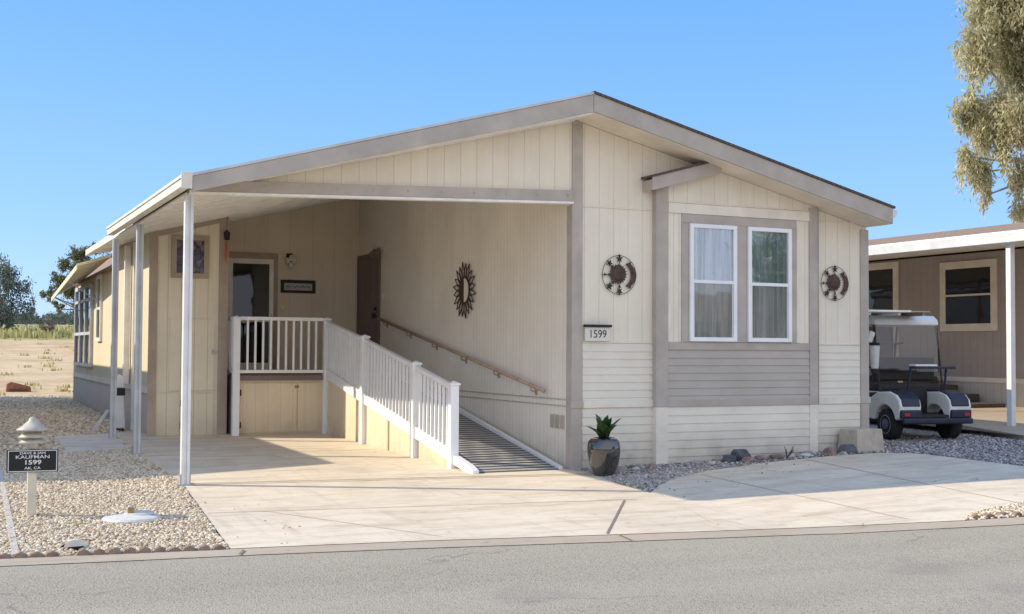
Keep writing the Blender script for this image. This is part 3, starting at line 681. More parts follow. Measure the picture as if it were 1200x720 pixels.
# skirt panels under the ramp rail, in sections
for y0, y1 in ((.85, 1.90), (2.12, 3.08), (3.14, 4.10), (4.30, 6.12)):
    Q(MB().prism([(y0, -.05), (y1, -.05), (y1, rz_(y1)-.02), (y0, rz_(y0)-.02)], 'x', -1.30, -1.27), 'skirt_panel', 'siding_skirt')
Q(MB().box(-1.315, -1.28, 3.085, 3.135, -.02, rz_(3.1)), 'trim_strip', 'trim_brown')
def post(x, y, z0, z1, s=.055):
    p = Q(MB().box(x-s, x+s, y-s, y+s, z0, z1), 'railing_post', 'white_vinyl', bevel=.006)
    c = MB(); c.box(x-s-.014, x+s+.014, y-s-.014, y+s+.014, z1, z1+.025)
    a = s+.005; c.add([(x-a, y-a, z1+.025), (x+a, y-a, z1+.025), (x+a, y+a, z1+.025), (x-a, y+a, z1+.025), (x, y, z1+.055)], [(0, 1, 4), (1, 2, 4), (2, 3, 4), (3, 0, 4)])
    Q(c, 'post_cap', 'white_vinyl', p)
px = -1.31
posts = [(6.20, .0, 1.955), (4.20, .0, 1.65), (2.02, -.03, 1.28), (.68, -.03, 1.045)]
for y, z0, z1 in posts: post(px, y, z0, z1)
post(-2.80, 6.20, -.0, 1.955); post(-2.80, 8.45, .98, 1.955)
def rail(p0, p1, hw, hh):
    a, b = Vector(p0), Vector(p1)
    return MB().obox((a+b)/2, (2*hw, (b-a).length, 2*hh), rx=math.atan2(b.z-a.z, b.y-a.y)) if abs(b.x-a.x) < 1e-4 else MB().obox((a+b)/2, ((b-a).length, 2*hw, 2*hh))
for i in range(3):
    ya, yb = posts[i+1][0]+.056, posts[i][0]-.056
    ta, tbz = [np.interp(y, [p[0] for p in posts[::-1]], [p[2]-.032 for p in posts[::-1]]) for y in (ya, yb)]
    Q(rail((px, ya, ta), (px, yb, tbz), .035, .028), 'top_rail', 'white_vinyl', bevel=.005)
    Q(rail((px, ya, rz_(ya)+.11), (px, yb, rz_(yb)+.11), .028, .025), 'bottom_rail', 'white_vinyl', bevel=.005)
    n = int(round((yb-ya)/.135))
    for k in range(1, n):
        y = ya+(yb-ya)*k/n; zt_ = np.interp(y, [ya, yb], [ta, tbz])-.027
        Q(MB().box(px-.016, px+.016, y-.016, y+.016, rz_(y)+.13, zt_), 'baluster', 'white_vinyl')
Q(rail((-2.745, 6.20, 1.965), (-1.366, 6.20, 1.965), .035, .028), 'top_rail', 'white_vinyl', bevel=.005)
Q(rail((-2.745, 6.20, 1.11), (-1.366, 6.20, 1.11), .028, .025), 'bottom_rail', 'white_vinyl', bevel=.005)
for k in range(1, 11):
    x = -2.745+1.379*k/11; Q(MB().box(x-.016, x+.016, 6.184, 6.216, 1.135, 1.938), 'baluster', 'white_vinyl')
Q(rail((-2.80, 6.256, 1.965), (-2.80, 8.395, 1.965), .035, .028), 'top_rail', 'white_vinyl', bevel=.005)
Q(rail((-2.80, 6.256, 1.11), (-2.80, 8.395, 1.11), .028, .025), 'bottom_rail', 'white_vinyl', bevel=.005)
for k in range(1, 15):
    y = 6.256+2.139*k/15; Q(MB().box(-2.816, -2.784, y-.016, y+.016, 1.135, 1.938), 'baluster', 'white_vinyl')

# wall handrail
hr = thing('handrail', (-.06, 3.9, 1.5), 'brown sloping handrail fixed along the inner carport wall above the ramp', 'handrail')
MB().tube((-.085, 7.2, 2.03), (-.085, .62, .965), .026, 10).build('rail', 'handrail_wood', hr, smooth=True)
for k in range(6):
    y = 6.9-k*1.18; z = .965+(y-.62)*1.065/6.58
    MB().tube((-.085, y, z-.02), (-.085, y, z-.07), .010).tube((-.085, y, z-.07), (-.012, y, z-.09), .010).box(-.012, -.002, y-.03, y+.03, z-.13, z-.05).build('bracket', 'handrail_wood', hr)

# ------------------------------------------------------------------ things on the walls
def star(m, cx, y, cz, r, rot=0, d=.006):
    pts = []
    for i in range(10):
        a = rot+math.pi/2+i*math.pi/5; q = r if i % 2 == 0 else r*.42
        pts.append((cx+q*math.cos(a), cz+q*math.sin(a)))
    m.prism(pts, 'y', y-d, y)
def celestial(X, Z, r, label):
    t = thing('wall_ornament', (X, -.02, Z), label, 'wall ornament', 'round sun and moon wall ornaments')
    y = -.022; m = MB(); n = 48
    for i in range(n):
        a, b = 2*math.pi*i/n, 2*math.pi*(i+1)/n
        m.tube((X+r*math.cos(a), y, Z+r*math.sin(a)), (X+r*math.cos(b), y, Z+r*math.sin(b)), .0038, 5)
    m.build('ring', 'dark_iron', t)
    s = MB(); pts = []; cx, cz = X-.02, Z+.01
    for i in range(40):
        a = 2*math.pi*i/40; q = r*(.43 if i % 2 else .53); pts.append((cx+q*math.cos(a), cz+q*math.sin(a)))
    s.prism(pts, 'y', y-.012, y-.004); s.lathe([(r*.36, -.012), (r*.30, -.022), (r*.12, -.030)], (cx, y, cz), 24, 'y'); s.build('sun', 'rust', t)
    mo = MB(); pts = []
    for i in range(17):
        a = R(-62+124*i/16); pts.append((X+.10*r+r*.90*math.cos(a), Z+r*.92*math.sin(a)*.78))
    for i in range(17):
        a = R(62-124*i/16); pts.append((X-.02*r+r*.62*math.cos(a)+.08*r, Z+r*.60*math.sin(a)*1.05))
    mo.prism(pts, 'y', y-.012, y-.003); mo.build('moon', 'rust', t)
    st = MB()
    for ang, rr, sr in ((90, .84, .19), (90, 1.0, .08), (135, .84, .18), (135, .60, .10), (180, .86, .09), (180, .62, .08), (225, .84, .21), (225, .56, .11), (270, .86, .19), (270, .62, .10), (45, .86, .11), (315, .86, .11)):
        a = R(ang); star(st, X+rr*r*math.cos(a), y-.004, Z+rr*r*math.sin(a), sr*r*1.12, rot=R(ang-90))
    for ang in (90, 135, 180, 225, 270):
        a = R(ang); st.tube((X+.45*r*math.cos(a), y-.003, Z+.45*r*math.sin(a)), (X+r*math.cos(a), y-.003, Z+r*math.sin(a)), .005, 5)
    st.build('star', 'dark_iron', t)
celestial(.65, 2.44, .245, 'rusty round sun, moon and stars ornament between corner and bay, above the house number')
celestial(4.08, 2.43, .235, 'rusty round sun, moon and stars ornament on the right wall section beyond the bay')
# sunburst (faces -X)
sb = thing('sunburst_ornament', (-.03, 3.40, 2.37), 'brown metal sunburst with looped rays and pale face on carport wall', 'wall ornament')
m = MB(); n = 20; cy, cz = 3.40, 2.37
for i in range(n):
    a = 2*math.pi*(i+.5)/n; da = math.pi/n; r0, r1, r2 = .185, .30, .43-.03*(i % 2)
    P_ = lambda rr, aa: (-.03, cy+rr*math.cos(aa), cz+rr*math.sin(aa))
    seq = [P_(r0, a-da*.6), P_(r1, a-da*.85), P_(r2, a), P_(r1, a+da*.85), P_(r0, a+da*.6)]
    for p, q in zip(seq[:-1], seq[1:]): m.tube(p, q, .0085, 5)
for i in range(36):
    a, b = 2*math.pi*i/36, 2*math.pi*(i+1)/36; m.tube((-.03, cy+.19*math.cos(a), cz+.19*math.sin(a)), (-.03, cy+.19*math.cos(b), cz+.19*math.sin(b)), .012, 5)
m.build('ray', 'rust', sb)
MB().prism([(cy+.17*math.cos(R(90+180*i/14)), cz+.18*math.sin(R(90+180*i/14))) for i in range(15)], 'x', -.035, -.02).build('pale_half', 'trim_cream', sb)
MB().prism([(cy+.17*math.cos(R(-90+180*i/14)), cz+.18*math.sin(R(-90+180*i/14))) for i in range(15)], 'x', -.037, -.02).build('dark_half', 'rust', sb)
# house number
hn = thing('house_number', (.32, -.02, 1.69), 'cream house number plate with black cap reading 1599 on front wall corner', 'house number')
MB().box(.15, .50, -.055, -.024, 1.602, 1.775).build('plate', 'sign_cream', hn, bevel=.004)
MB().box(.135, .515, -.085, -.024, 1.777, 1.808).build('cap', 'sign_black', hn, bevel=.004)
text_part('1599', .140, 'letter_black', hn, face_front(.325, -.057, 1.687), 'numeral', .001, sx=.92)
# framed sign by the front door
fs = thing('framed_sign', (-1.15, 8.58, 2.6), 'dark framed sign with a line of script on the entry wall', 'sign')
MB().box(-1.48, -.83, 8.57, 8.598, 2.50, 2.55).box(-1.48, -.83, 8.57, 8.598, 2.68, 2.74).box(-1.48, -1.42, 8.57, 8.598, 2.55, 2.68).box(-.89, -.83, 8.57, 8.598, 2.55, 2.68).build('frame', 'sign_black', fs, bevel=.003)
MB().box(-1.42, -.89, 8.585, 8.597, 2.55, 2.68).build('paper', 'picture_paper', fs)
sc = MB(); pv = None
for i in range(120):
    u = i/119; p = (-1.385+.46*u+.008*math.sin(u*75), 8.583, 2.615+.019*math.sin(u*75)*(.6+.4*math.sin(u*21))+.010*math.sin(u*31))
    if pv and not (38 < i < 42 or 66 < i < 69): sc.tube(pv, p, .0045, 4)
    pv = p
sc.build('script', 'letter_black', fs)
# lantern style wall lights
lt = thing('wall_lamp', (-1.32, 8.56, 3.1), 'small pale glass cluster wall lamp beside the storm door', 'wall lamp')
MB().box(-1.38, -1.27, 8.575, 8.598, 3.03, 3.22).tube((-1.325, 8.575, 3.16), (-1.325, 8.48, 3.20), .014).build('bracket', 'dark_iron', lt, bevel=.003)
m = MB()
for dx, dz in ((-.06, -.02), (.06, -.02), (0, .03), (0, -.10)): m.lathe([(.012, .06), (.03, .045), (.045, .0), (.035, -.04), (.012, -.055)], (-1.325+dx, 8.47, 3.10+dz), 12)
m.build('lamp_shade', 'bulb_glass', lt, smooth=True)
lt = thing('wall_lamp', (-.04, 7.22, 3.3), 'twin head flood lamp high beside the taupe door on carport wall', 'wall lamp')
MB().lathe([(.05, -.002), (.05, -.02), (.02, -.03)], (0, 7.24, 3.26), 14, 'x').tube((-.03, 7.24, 3.26), (-.10, 7.18, 3.22), .012).tube((-.03, 7.24, 3.26), (-.10, 7.31, 3.22), .012).build('bracket', 'white_paint', lt)
MB().tube((-.09, 7.17, 3.26), (-.16, 7.10, 3.12), .035, 12, .06).tube((-.09, 7.32, 3.26), (-.17, 7.36, 3.14), .035, 12, .06).build('lamp_head', 'door_taupe', lt, smooth=False)
# wind chime
wc = thing('wind_chime', (-2.94, 6.36, 3.0), 'small dark lantern with copper tubes hanging at the storage room corner', 'wind chime')
MB().tube((-2.94, 6.36, 3.62), (-2.94, 6.36, 3.36), .004, 5).tube((-2.94, 6.36, 3.38), (-2.90, 6.36, 3.34), .008, 5).lathe([(.01, .14), (.055, .10), (.045, .0), (.06, -.01), (.01, -.03)], (-2.94, 6.36, 3.25), 8).build('lantern', 'dark_iron', wc)
m = MB()
for i in range(5):
    a = i*1.257; m.tube((-2.94+.022*math.cos(a), 6.36+.022*math.sin(a), 3.21), (-2.94+.022*math.cos(a), 6.36+.022*math.sin(a), 2.96-.03*i), .008, 6)
m.build('tube', 'copper', wc)

# ------------------------------------------------------------------ foreground left
def HH(x, y): return float(H(x, y))
L0 = (-6.33, -1.62, HH(-6.33, -1.62))
lp = thing('garden_lamp', L0, 'pale garden lamp post with three stacked shades carrying a black name sign', 'garden lamp')
x, y, z = L0
MB().box(x-.038, x+.038, y-.038, y+.038, z-.1, z+.60).build('post', 'lamp_post', lp, bevel=.006)
MB().lathe([(.042, .60), (.045, .66), (.05, .70), (.05, .80)], L0, 20).build('lamp_glass', 'lamp_glass', lp, smooth=True)
for k, (zz, rr) in enumerate(((.665, .118), (.715, .125))):
    MB().lathe([(.05, zz+.045), (rr*.7, zz+.028), (rr, zz), (rr-.004, zz-.004), (.048, zz+.030)], L0, 26, cap=False).build('lamp_shade', 'lamp_cap', lp, smooth=True)
MB().lathe([(.004, .895), (.03, .885), (.036, .862), (.09, .815), (.138, .785), (.138, .775), (.05, .79), (.004, .79)], L0, 26).build('lamp_cap', 'lamp_cap', lp, smooth=True)
ns = thing('name_sign', (x, y-.06, z+.5), 'black name sign with white border and lettering on the garden lamp post', 'sign')
a = R(-4)
def sp_(dx, dz, dy=-.052):   # point on the sign board
    return Vector((x+dx*math.cos(a)-dy*0, y+dy+dx*math.sin(a), z+.505+dz))
MB().obox(sp_(0, 0), (.43, .012, .20), rz=a).build('board', 'sign_black', ns, bevel=.002)
bd = MB()
for dx, dz, w_, h_ in ((0, .091, .405, .006), (0, -.091, .405, .006), (-.201, 0, .006, .182), (.201, 0, .006, .182)): bd.obox(sp_(dx, dz, -.0595), (w_, .003, h_), rz=a)
bd.build('border', 'letter_white', ns)
for txt, dz, s_, b_, sx_ in (('DAVE & JAN', .069, .031, .0003, 1.3), ('KAUFMAN', .034, .042, .0002, 1.45), ('1599', -.014, .055, .0009, 1.35), ('AK, CA', -.064, .032, .0004, 1.3)):
    text_part(txt, s_, 'letter_white', ns, face_front(*sp_(0, dz, -.0595), rz=a), 'lettering', .0012, sx=sx_, bold=b_)
# utility cover
cv = thing('utility_cover', (-5.53, -2.12, HH(-5.53, -2.12)), 'round white utility cover lying on the tan gravel', 'cover')
c0 = (-5.53, -2.12, HH(-5.53, -2.12))
MB().lathe([(.25, .0), (.255, .02), (.24, .036), (.14, .05), (.02, .056)], c0, 36).build('lid', 'cover_white', cv, smooth=False, bevel=.003)
MB().lathe([(.13, .05), (.13, .062), (.12, .066), (.01, .068)], (c0[0]+.07, c0[1]+.05, c0[2]), 28).build('ring', 'cover_white', cv)
MB().box(c0[0]-.035, c0[0]+.015, c0[1]-.02, c0[1]+.02, c0[2]+.05, c0[2]+.115).lathe([(.04, .050), (.04, .058)], (c0[0]-.01, c0[1], c0[2]), 14).build('bolt', 'brass', cv, bevel=.004)
# little landscape light by the kerb
k0 = (-6.13, -3.40, HH(-6.13, -3.40))
kl = thing('ground_light', k0, 'small white hooded ground light at the gravel edge by the kerb', 'ground light')
hd = MB(); n = 10
for i in range(n):
    a0, a1 = R(180*i/n), R(180*(i+1)/n)
    hd.add([(k0[0]-.12, k0[1]-.06-.02, k0[2]+.03)]+[(k0[0]+.085*math.cos(q), k0[1]-.10+.02, k0[2]+.035+.05*math.sin(q)) for q in (a0, a1)]+[(k0[0]+.05*math.cos(q), k0[1]+.09, k0[2]+.03+.035*math.sin(q)) for q in (a0, a1)], [(1, 2, 4, 3), (0, 1, 2)])
hd.build('hood', 'cover_white', kl); MB().box(k0[0]-.05, k0[0]+.06, k0[1]-.07, k0[1]+.05, k0[2]-.02, k0[2]+.045).build('lamp_body', 'sign_black', kl, bevel=.01)
# edging bricks
proto = None
def brick(x, y, rz, s, label):
    global proto
    if proto is None:
        m = MB(); prof = [(-.052, -.05), (.052, -.05), (.052, .015), (.036, .045), (.0, .060), (-.036, .045), (-.052, .015)]
        m.prism(prof, 'y', -.028, .028); proto = m.build('edging_brick', 'edging_brick', None, bevel=.008, smooth=False); o = proto
    else:
        o = proto.copy(); col.objects.link(o)
    o.location = (x, y, HH(x, y)-.01+random.uniform(-.006, .004)); o.rotation_euler = (random.uniform(-.06, .06), random.uniform(-.06, .06), rz+random.uniform(-.08, .08)); o.scale = (s, 1, random.uniform(.85, 1.1))
    return tag(o, label, 'edging brick', 'scalloped edging bricks along the kerb')
pa, pb = Vector((-7.35, -3.53)), Vector((-5.06, -3.82)); n = 21
for i in range(n):
    p = pa.lerp(pb, (i+.5)/n)
    if abs(p.x+6.16) < .06: continue
    brick(p.x, p.y+.0, math.atan2(-.27, 2.36), 1.03, 'rounded red-brown brick in the row edging the left gravel bed at the kerb')
pa, pb = Vector((1.5, -4.985)), Vector((3.4, -5.32)); n = 13
for i in range(n):
    p = pa.lerp(pb, (i+.5)/n); brick(p.x, p.y+.04, -.175, 1.1, 'rounded red-brown brick in the row edging the right gravel corner at the kerb')

# ------------------------------------------------------------------ left side bits
tr = thing('white_hose_box', (-4.40, 7.62, HH(-4.4, 7.62)), 'tall narrow white pedestal with black band beside rear carport post', 'pedestal')
z = HH(-4.4, 7.62)
MB().prism([(-4.49, z+.06), (-4.31, z+.06), (-4.34, z+.60), (-4.47, z+.60)], 'y', 7.55, 7.69).build('body', 'white_paint', tr, bevel=.012)
MB().box(-4.49, -4.32, 7.54, 7.70, z+.60, z+.72).build('band', 'sign_black', tr, bevel=.01); MB().box(-4.48, -4.33, 7.56, 7.68, z, z+.06).build('foot', 'sign_black', tr, bevel=.01)
MB().prism([(-4.475, z+.72), (-4.335, z+.72), (-4.35, z+.90), (-4.42, z+.95), (-4.475, z+.86)], 'y', 7.56, 7.68).build('head', 'white_paint', tr, bevel=.012)
pk = thing('pole', (-4.75, 7.5, HH(-4.7, 7.5)), 'thin pale plank leaning against the rearmost carport post', 'plank')
z = HH(-4.7, 7.5); MB().obox((-4.74, 7.3, z+.19), (.05, .02, .46), ry=R(33)).build('plank', 'grey_white', pk, bevel=.003)
rbx = thing('clay_box', (-5.0, 25.0, HH(-5, 25)), 'low red-brown wedge shaped box on the bare dirt lot', 'box')
z = HH(-5, 25); MB().prism([(-5.35, z-.1), (-4.65, z-.1), (-4.68, z+.12), (-5.2, z+.26), (-5.32, z+.2)], 'y', 24.8, 25.2).build('body', 'rust_box', rbx, bevel=.02)
MB().box(-5.25, -4.75, 24.775, 24.798, z+.02, z+.05).build('rim', 'step_dark', rbx)

# ------------------------------------------------------------------ pot, plant, rocks, block
pz = HH(.10, -.62); pc = (.10, -.62, pz)
MB_ = MB().lathe([(.115, .0), (.125, .02), (.175, .14), (.198, .27), (.200, .35), (.188, .41), (.160, .445), (.135, .455), (.128, .445), (.128, .40)], pc, 40)
tp = MB_.build('flower_pot', 'black_glaze', None, smooth=True)
tag(tp, 'glossy black glazed pot at the front corner of the house', 'flower pot')
ag = thing('agave_plant', (pc[0], pc[1], pz+.40), 'broad leaved dark green plant growing in the glossy black pot', 'plant')
MB().lathe([(.127, .395), (.127, .425), (.02, .43)], pc, 20).build('soil', 'soil', ag)
m = MB()
for i in range(12):
    az = i*2.4+random.uniform(-.3, .3); el = R(88-i*2.9-random.uniform(0, 12)); Ln = random.uniform(.20, .34)*(1.0 if i < 7 else .85); wd = random.uniform(.056, .078)
    d = Vector((math.cos(az)*math.cos(el), math.sin(az)*math.cos(el), math.sin(el))); s = d.cross(Vector((0, 0, 1))); s = s.normalized() if s.length > .01 else Vector((1, 0, 0)); up = s.cross(d).normalized()
    b0 = Vector((pc[0], pc[1], pz+.42))+d*.01; vs = []; K = 7
    for k in range(K):
        u = k/(K-1); w_ = wd*(.35+1.5*u*(1-u)*1.6+.25*(1-u))*(1 if u < 1 else .05); bend = Vector((d.x, d.y, 0))*.10*u*u-Vector((0, 0, .06*u*u*math.cos(el)))
        c = b0+d*Ln*u+bend*(Ln/.3); vs += [c-s*w_+up*w_*.35, c, c+s*w_+up*w_*.35]
    fs = []
    for k in range(K-1): fs += [(3*k, 3*k+1, 3*k+4, 3*k+3), (3*k+1, 3*k+2, 3*k+5, 3*k+4)]
    m.add(vs, fs)
m.build('foliage', 'leaf_agave', ag, smooth=True)
def rock(x, y, sx, sy, sz, mat, label, group=None, seed=0):
    bm = bmesh.new(); bmesh.ops.create_icosphere(bm, subdivisions=3, radius=1)
    for v in bm.verts:
        q = v.co*1.1+Vector((seed*3.7, seed*1.3, 0)); k = 1+.38*noise.noise(q)+.16*noise.noise(q*2.7)
        c = v.co*k
        for nrm, dd in ((Vector((.6, -.5, .62)).normalized(), .72), (Vector((-.7, -.4, .5)).normalized(), .7), (Vector((0, 0, 1)), .72), (Vector((.2, -.95, .1)).normalized(), .72)):
            e = c.dot(nrm)-dd
            if e > 0: c -= nrm*e*.85
        v.co = Vector((c.x*sx, c.y*sy, c.z*sz))
    me = bpy.data.meshes.new('rock'); bm.to_mesh(me); bm.free(); me.materials.append(MATS[mat])
    o = bpy.data.objects.new('rock', me); col.objects.link(o); o.location = (x, y, HH(x, y)+sz*.45); o.rotation_euler = (0, 0, seed*1.9)
    return tag(o, label, 'rock', group)
rock(2.33, -.30, .155, .10, .13, 'stone_dark', 'large dark blue-grey rock against the skirting below the right window', seed=1)
rock(2.08, -.34, .11, .09, .08, 'stone_dark', 'dark low rock touching the left side of the largest dark rock', seed=2)
rock(4.02, -.34, .13, .10, .10, 'stone_dark', 'rounded greenish dark rock against the concrete block', seed=3)
rock(3.72, -.36, .10, .08, .085, 'stone_pink', 'brown rock left of the rounded dark rock by the block', seed=4)
rock(3.25, -.38, .13, .09, .045, 'stone_white', 'flat white rock at the edge of the shaded driveway', seed=5)
for i, (x, y, s_, mm) in enumerate([(.52, -.36, .06, 'stone_grey'), (.66, -.44, .05, 'stone_white'), (.80, -.30, .055, 'stone_grey'), (.98, -.28, .055, 'stone_pink'), (1.45, -.36, .05, 'stone_grey'), (1.62, -.30, .06, 'stone_grey'),
        (1.78, -.40, .05, 'stone_white'), (1.92, -.28, .05, 'stone_pink'), (2.28, -.50, .085, 'stone_pink'), (2.55, -.36, .07, 'stone_pink'), (2.68, -.30, .06, 'stone_grey'), (2.80, -.42, .075, 'stone_brown'), (2.95, -.30, .06, 'stone_pink'), (3.08, -.34, .06, 'stone_white'), (3.42, -.28, .07, 'stone_grey'), (3.55, -.42, .05, 'stone_brown'), (3.85, -.46, .05, 'stone_grey'), (.38, -.30, .045, 'stone_white')]):
    rock(x, y, s_*1.15, s_, s_*.8, mm, 'one of the small pink and grey rocks lining the foot of the front wall', 'small rocks along the front wall', seed=10+i)
bk = thing('concrete_block', (4.32, -.24, HH(4.32, -.24)), 'tapered tan concrete block at the right front corner of the house', 'concrete block')
z = HH(4.32, -.24); m = MB(); c = Vector((4.36, -.22, 0)); a = R(6)
def rr(dx, dy, zz): return (c.x+dx*math.cos(a)-dy*math.sin(a), c.y+dx*math.sin(a)+dy*math.cos(a), zz)
m.add([rr(-.27, -.19, z-.05), rr(.27, -.19, z-.05), rr(.27, .19, z-.05), rr(-.27, .19, z-.05), rr(-.24, -.16, z+.31), rr(.24, -.16, z+.31), rr(.24, .16, z+.31), rr(-.24, .16, z+.31)],
      [(0, 3, 2, 1), (4, 5, 6, 7), (0, 1, 5, 4), (1, 2, 6, 5), (2, 3, 7, 6), (3, 0, 4, 7)]); m.build('block', 'block_concrete', bk, bevel=.012)
tg = thing('twig', (2.93, -.45, HH(2.93, -.45)), 'small dark dried twig clump among the wall rocks', 'twig'); z = HH(2.93, -.45)
m = MB()
for i in range(9): m.tube((2.93, -.45, z+.02), (2.93+random.uniform(-.09, .12), -.45+random.uniform(-.04, .04), z+random.uniform(.08, .19)), .009, 5, .003)
m.build('stem', 'step_dark', tg)

# ------------------------------------------------------------------ golf cart (local coordinates, rear faces -y)
cz0 = HH(6.2, .9)+.012
cart = thing('golf_cart', (6.19, .26, cz0), 'white and navy golf cart parked between the two houses', 'golf cart', rz=R(-10.3), local=True)
K = lambda mb, name, mat, parent=None, **k: mb.build(name, mat, parent or cart, **k)
LOCAL_P = cart
arch = [(.42+.285*math.cos(R(t)), .23+.285*math.sin(R(t))) for t in range(0, 181, 15)]
def side_prof():
    up = [(.02, .40), (.0, .50), (.03, .60), (.12, .67), (.30, .715), (.62, .70), (.80, .62), (.86, .50), (.90, .30)]
    return up+[(.72, .28)]+[p for p in arch if p[1] > .28]+[(.12, .30), (.03, .33)]
for x0, x1 in ((-.60, -.24), (.24, .60)):
    bdy = K(MB().prism(side_prof(), 'x', x0, x1), 'body', 'cart_white', bevel=.03, seg=3); LOCAL.add(bdy.name)
    K(MB().prism([(-.012, .50), (.018, .615), (.115, .688), (.30, .735), (.60, .718), (.60, .66), (.30, .66), (.14, .60), (.05, .50)], 'x', x0+.035 if x0 < 0 else x0+.02, x1-.02 if x0 < 0 else x1-.035), 'fender_cover', 'navy', bevel=.02, seg=3)
    K(MB().prism([(-.022, .33), (-.022, .455), (.06, .455), (.06, .33)], 'x', x0+.01, x1-.01), 'corner_guard', 'navy', bevel=.02)
for x in (-.50, .50): K(MB().box(x-.045, x+.045, -.036, -.02, .36, .41), 'tail_light', 'red_lens', bevel=.006)
K(MB().box(-.58, .58, -.075, -.024, .25, .335), 'bumper', 'navy', bevel=.02)
K(MB().box(-.235, .235, .03, .62, .34, .38).box(-.235, .235, .58, .62, .38, .74), 'bag_well', 'black_vinyl')
K(MB().box(-.50, .50, .05, 2.25, .24, .33), 'chassis', 'dark_iron')
K(MB().prism([(.86, .33), (2.0, .33), (2.05, .36), (.86, .36)], 'x', -.58, .58), 'floor', 'black_rubber')
K(MB().prism([(.66, .36), (1.22, .36), (1.22, .66), (.66, .70)], 'x', -.56, .56), 'seat_base', 'black_vinyl', bevel=.02)
K(MB().box(-.54, .54, .72, 1.26, .705, .82), 'seat', 'black_vinyl', bevel=.03, seg=3)
K(MB().prism([(.80, .86), (.90, .86), (.88, 1.22), (.79, 1.22)], 'x', -.52, .52), 'backrest', 'black_vinyl', bevel=.03, seg=3)
K(MB().prism([(1.86, .36), (1.96, .92), (2.10, .90), (2.36, .66), (2.42, .40), (2.32, .30), (2.22, .30)]+[(1.98+.26*math.cos(R(t)), .23+.26*math.sin(R(t))) for t in range(20, 161, 20)]+[(1.72, .30)], 'x', -.56, .56), 'front_cowl', 'cart_white', bevel=.03, seg=3)
K(MB().box(-.54, .54, 1.84, 1.93, .78, .92), 'dashboard', 'black_vinyl', bevel=.02)
K(MB().tube((-.25, 1.85, .82), (-.25, 1.62, .98), .018, 8), 'steering_column', 'dark_iron')
sw = MB()
for i in range(20):
    a0, a1 = 2*math.pi*i/20, 2*math.pi*(i+1)/20
    q = lambda a: (-.25+.17*math.cos(a), 1.60+.17*math.sin(a)*.45, .985+.17*math.sin(a)*.85)
    sw.tube(q(a0), q(a1), .014, 6)
K(sw, 'steering_wheel', 'black_rubber')
K(MB().prism([(.74, 1.71), (.76, 1.80), (.86, 1.86), (1.4, 1.885), (2.1, 1.85), (2.18, 1.71)], 'x', -.56, .56), 'roof', 'white_paint', bevel=.03, seg=3)
for x in (-.54, .54):
    K(MB().tube((x, .62, .66), (x, .80, 1.72), .016, 8), 'roof_strut', 'dark_iron'); K(MB().tube((x, 2.0, .86), (x, 1.86, 1.76), .016, 8), 'roof_strut', 'dark_iron')
K(MB().add([(-.53, .70, 1.0), (.53, .70, 1.0), (.53, .765, 1.74), (-.53, .765, 1.74)], [(0, 1, 2, 3)]), 'rear_curtain', 'smoked_plastic')
K(MB().box(-.52, .52, 1.955, 1.965, .92, 1.70), 'windshield', 'smoked_plastic')
rk = K(MB().box(-.26, .42, .12, .30, 1.055, 1.09).tube((-.24, .28, 1.06), (-.26, .33, .70), .018).tube((.36, .28, 1.06), (.36, .33, .70), .018), 'bag_rack', 'navy', bevel=.008)
K(MB().box(-.27, .10, .11, .28, 1.092, 1.12), 'rack_top', 'cart_white', bevel=.008)
for x, y in ((-.50, .42), (.50, .42), (-.48, 1.98), (.48, 1.98)):
    s = 1 if x > 0 else -1
    ty = K(MB().lathe([(.14, -.085), (.20, -.095), (.225, -.075), (.232, -.03), (.232, .03), (.225, .075), (.20, .095), (.14, .085)], (x, y, .225), 32, 'x'), 'wheel', 'black_rubber', smooth=True)
    r_ = MB().lathe([(.145, .080*s), (.135, .088*s), (.115, .070*s), (.07, .066*s), (.06, .085*s)], (x, y, .225), 26, 'x')
    K(r_, 'rim', 'rim_white', ty, smooth=True); K(MB().lathe([(.085, .072*s), (.078, .094*s), (.03, .102*s)], (x, y, .225), 18, 'x'), 'hub', 'purple', ty)
m4 = cart.matrix_basis.copy()
cb = thing('cream_board', (6.05, 1.3, cz0+1.85), 'cream board lying on the roof of the golf cart', 'board', rz=R(-10.3), local=True)
m = MB(); m.box(-.62, .10, -.72, .75, .045, .075); m.box(-.55, -.50, -.6, .6, .0, .045); m.box(-.05, .0, -.6, .6, .0, .045); m.build('board', 'off_white', cb, bevel=.006)
m = MB(); m.box(.101, .50, -.60, .75, .050, .07); m.box(.4, .44, -.55, .6, .0, .05); m.build('board_end', 'trim_brown', cb, bevel=.004)
bg = thing('golf_bag', (5.62, .92, cz0+.98), 'white bucket shaped bag standing at the left of the cart seat', 'bag', rz=R(-10.3), local=True)
MB().lathe([(.075, .10), (.09, .30), (.105, .56), (.11, .58)], (0, 0, 0), 20).build('body', 'bag_cream', bg)
MB().lathe([(.112, .58), (.115, .61), (.10, .63), (.02, .65)], (0, 0, 0), 20).build('rim', 'sign_black', bg)
MB().obox((-.10, .0, .76), (.13, .10, .24), ry=R(22)).build('towel', 'bag_cream', bg, bevel=.03)
MB().lathe([(.08, .0), (.085, .10)], (0, 0, 0), 16).build('base', 'black_vinyl', bg)

bg.scale = (.72, .72, .72)
